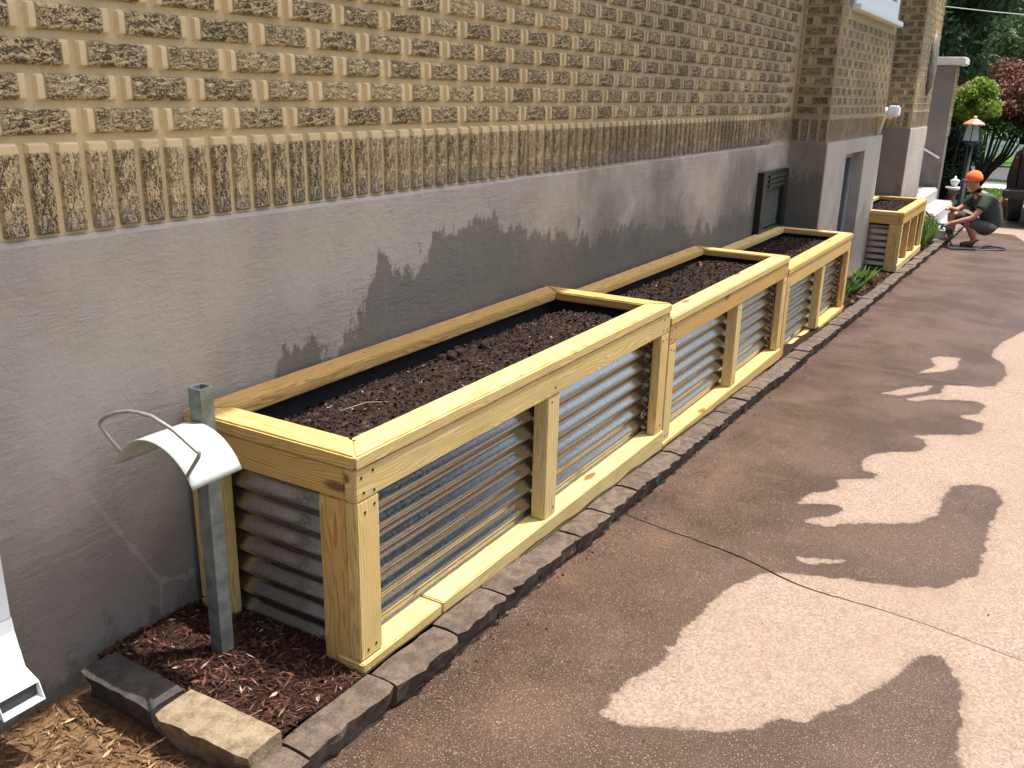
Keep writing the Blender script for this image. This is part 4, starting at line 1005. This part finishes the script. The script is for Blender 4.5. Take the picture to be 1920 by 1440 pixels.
skin('shorts', [(-.075, 0, .32, .13), (-.065, 0, .25, .12), (.0, .10, .265, .105), (.14, .13, .30, .094), (.31, .16, .345, .082), (.0, -.10, .265, .105), (.20, -.125, .36, .094), (.36, -.145, .43, .082)],
     [(0, 1), (1, 2), (2, 3), (3, 4), (1, 5), (5, 6), (6, 7)], SHORT, man)
for s, (ax_, ay) in ((1, (.16, .14)), (-1, (.36, -.14))):
    skin('boot', [(ax_-.03, ay, .05, .050), (ax_, ay, .12, .050), (ax_+.07, ay, .055, .050), (ax_+.18, ay, .042, .042)], [(0, 1), (0, 2), (2, 3)], SHOE, man)
    skin('sock', [(ax_, ay, .13, .048), (ax_+.03, ay, .24, .062)], [(0, 1)], SHOE if s < 0 else SOCK, man, 1)
hd_ = skin('hair', [(.195, 0, .86, .100), (.215, 0, .90, .104)], [(0, 1)], HAIR, man)
cp = obj('cap', MB().lathe([(.106, -.015), (.110, .01), (.104, .05), (.082, .09), (.045, .115), (.01, .122)], 18).mesh('cap', True), man, CAPM, L3(.228, 0, .90)); cp.rotation_euler = (radians(-8), radians(-4), 0)
skin('cap_brim', [(.30, 0, .905, (.065, .014)), (.40, 0, .885, (.055, .010))], [(0, 1)], BLACKP, man, 1)
for s in (1, -1): skin('ear', [(.235, s*.082, .855, .016), (.228, s*.092, .875, .014)], [(0, 1)], SKIN, man, 1)
skin('nose', [(.325, 0, .865, .012), (.345, 0, .845, .016)], [(0, 1)], SKIN, man, 1)
for s in (1, -1): skin('eye', [(.322, s*.03, .872, .008), (.324, s*.034, .872, .007)], [(0, 1)], BLACKP, man, 1)
skin('mouth', [(.318, -.018, .812, .006), (.318, .018, .812, .006)], [(0, 1)], HAIR, man, 1)
skin('glove', [(.43, -.085, .51, .046), (.475, -.065, .515, .050)], [(0, 1)], plain('yellow_glove', (.62, .43, .16), .8), man, 1)
prt = obj('shirt_print', MB().add([L3(-.105, -.06, .66), L3(-.105, .06, .66), L3(-.155, .07, .56), L3(-.155, -.07, .56)], [(0, 1, 2, 3), (3, 2, 1, 0)][:1]).mesh('shirt_print'), man, WHITE)
# hose wand in his near hand and hose on the ground
wd = empty('hose_wand', (12.35, -1.16, G(12.35)), 0, 'black hose wand with teal grip held by the crouching man', 'hose wand')
h0 = L3(.57, .12, .315); 
obj('grip', MB().tube([h0-F*.05+Vector((0, 0, -.06)), h0+F*.02+Vector((0, 0, .0)), h0+F*.10+Vector((0, 0, .0))], [.02, .022, .016], 9).mesh('grip', True), wd, plain('teal_plastic', (.02, .28, .36), .4))
obj('lance', MB().tube([h0+F*.09, h0+F*.20+Vector((0, 0, .09)), h0+F*.29+Vector((0, 0, .17))], [.010, .010, .014], 8).mesh('lance', True), wd, BLACKP)
hs = MB(); pts = [h0-F*.05+Vector((0, 0, -.06)), L3(.50, .16, .15), L3(.45, .22, .03), L3(.2, .34, .018), L3(-.05, .36, .018), L3(-.25, .2, .018), L3(-.1, .02, .018), L3(.15, .26, .018), L3(.4, .4, .018)]
from mathutils import geometry
P2 = []
for i in range(len(pts)-1):
    a, b = pts[i], pts[i+1]; p0 = pts[max(i-1, 0)]; p3 = pts[min(i+2, len(pts)-1)]
    for t in (0, .25, .5, .75):
        P2.append(.5*((2*a)+(b-p0)*t+(2*p0-5*a+4*b-p3)*t*t+(3*a-p0-3*b+p3)*t**3))
obj('hose', hs.tube(P2, .012, 8).mesh('hose', True), wd, BLACKP)
kp = tag(obj('kneeling_pad', MB().box((-.17, -.12, 0), (.17, .12, .03)).mesh('kneeling_pad', bevel=.012), None, BLACKP, Vector((12.35, -1.16, G(12.35)+.004))+L3(.40, .30, 0), (0, 0, 2.1)), 'black pad on the driveway beside the crouching man', 'pad')
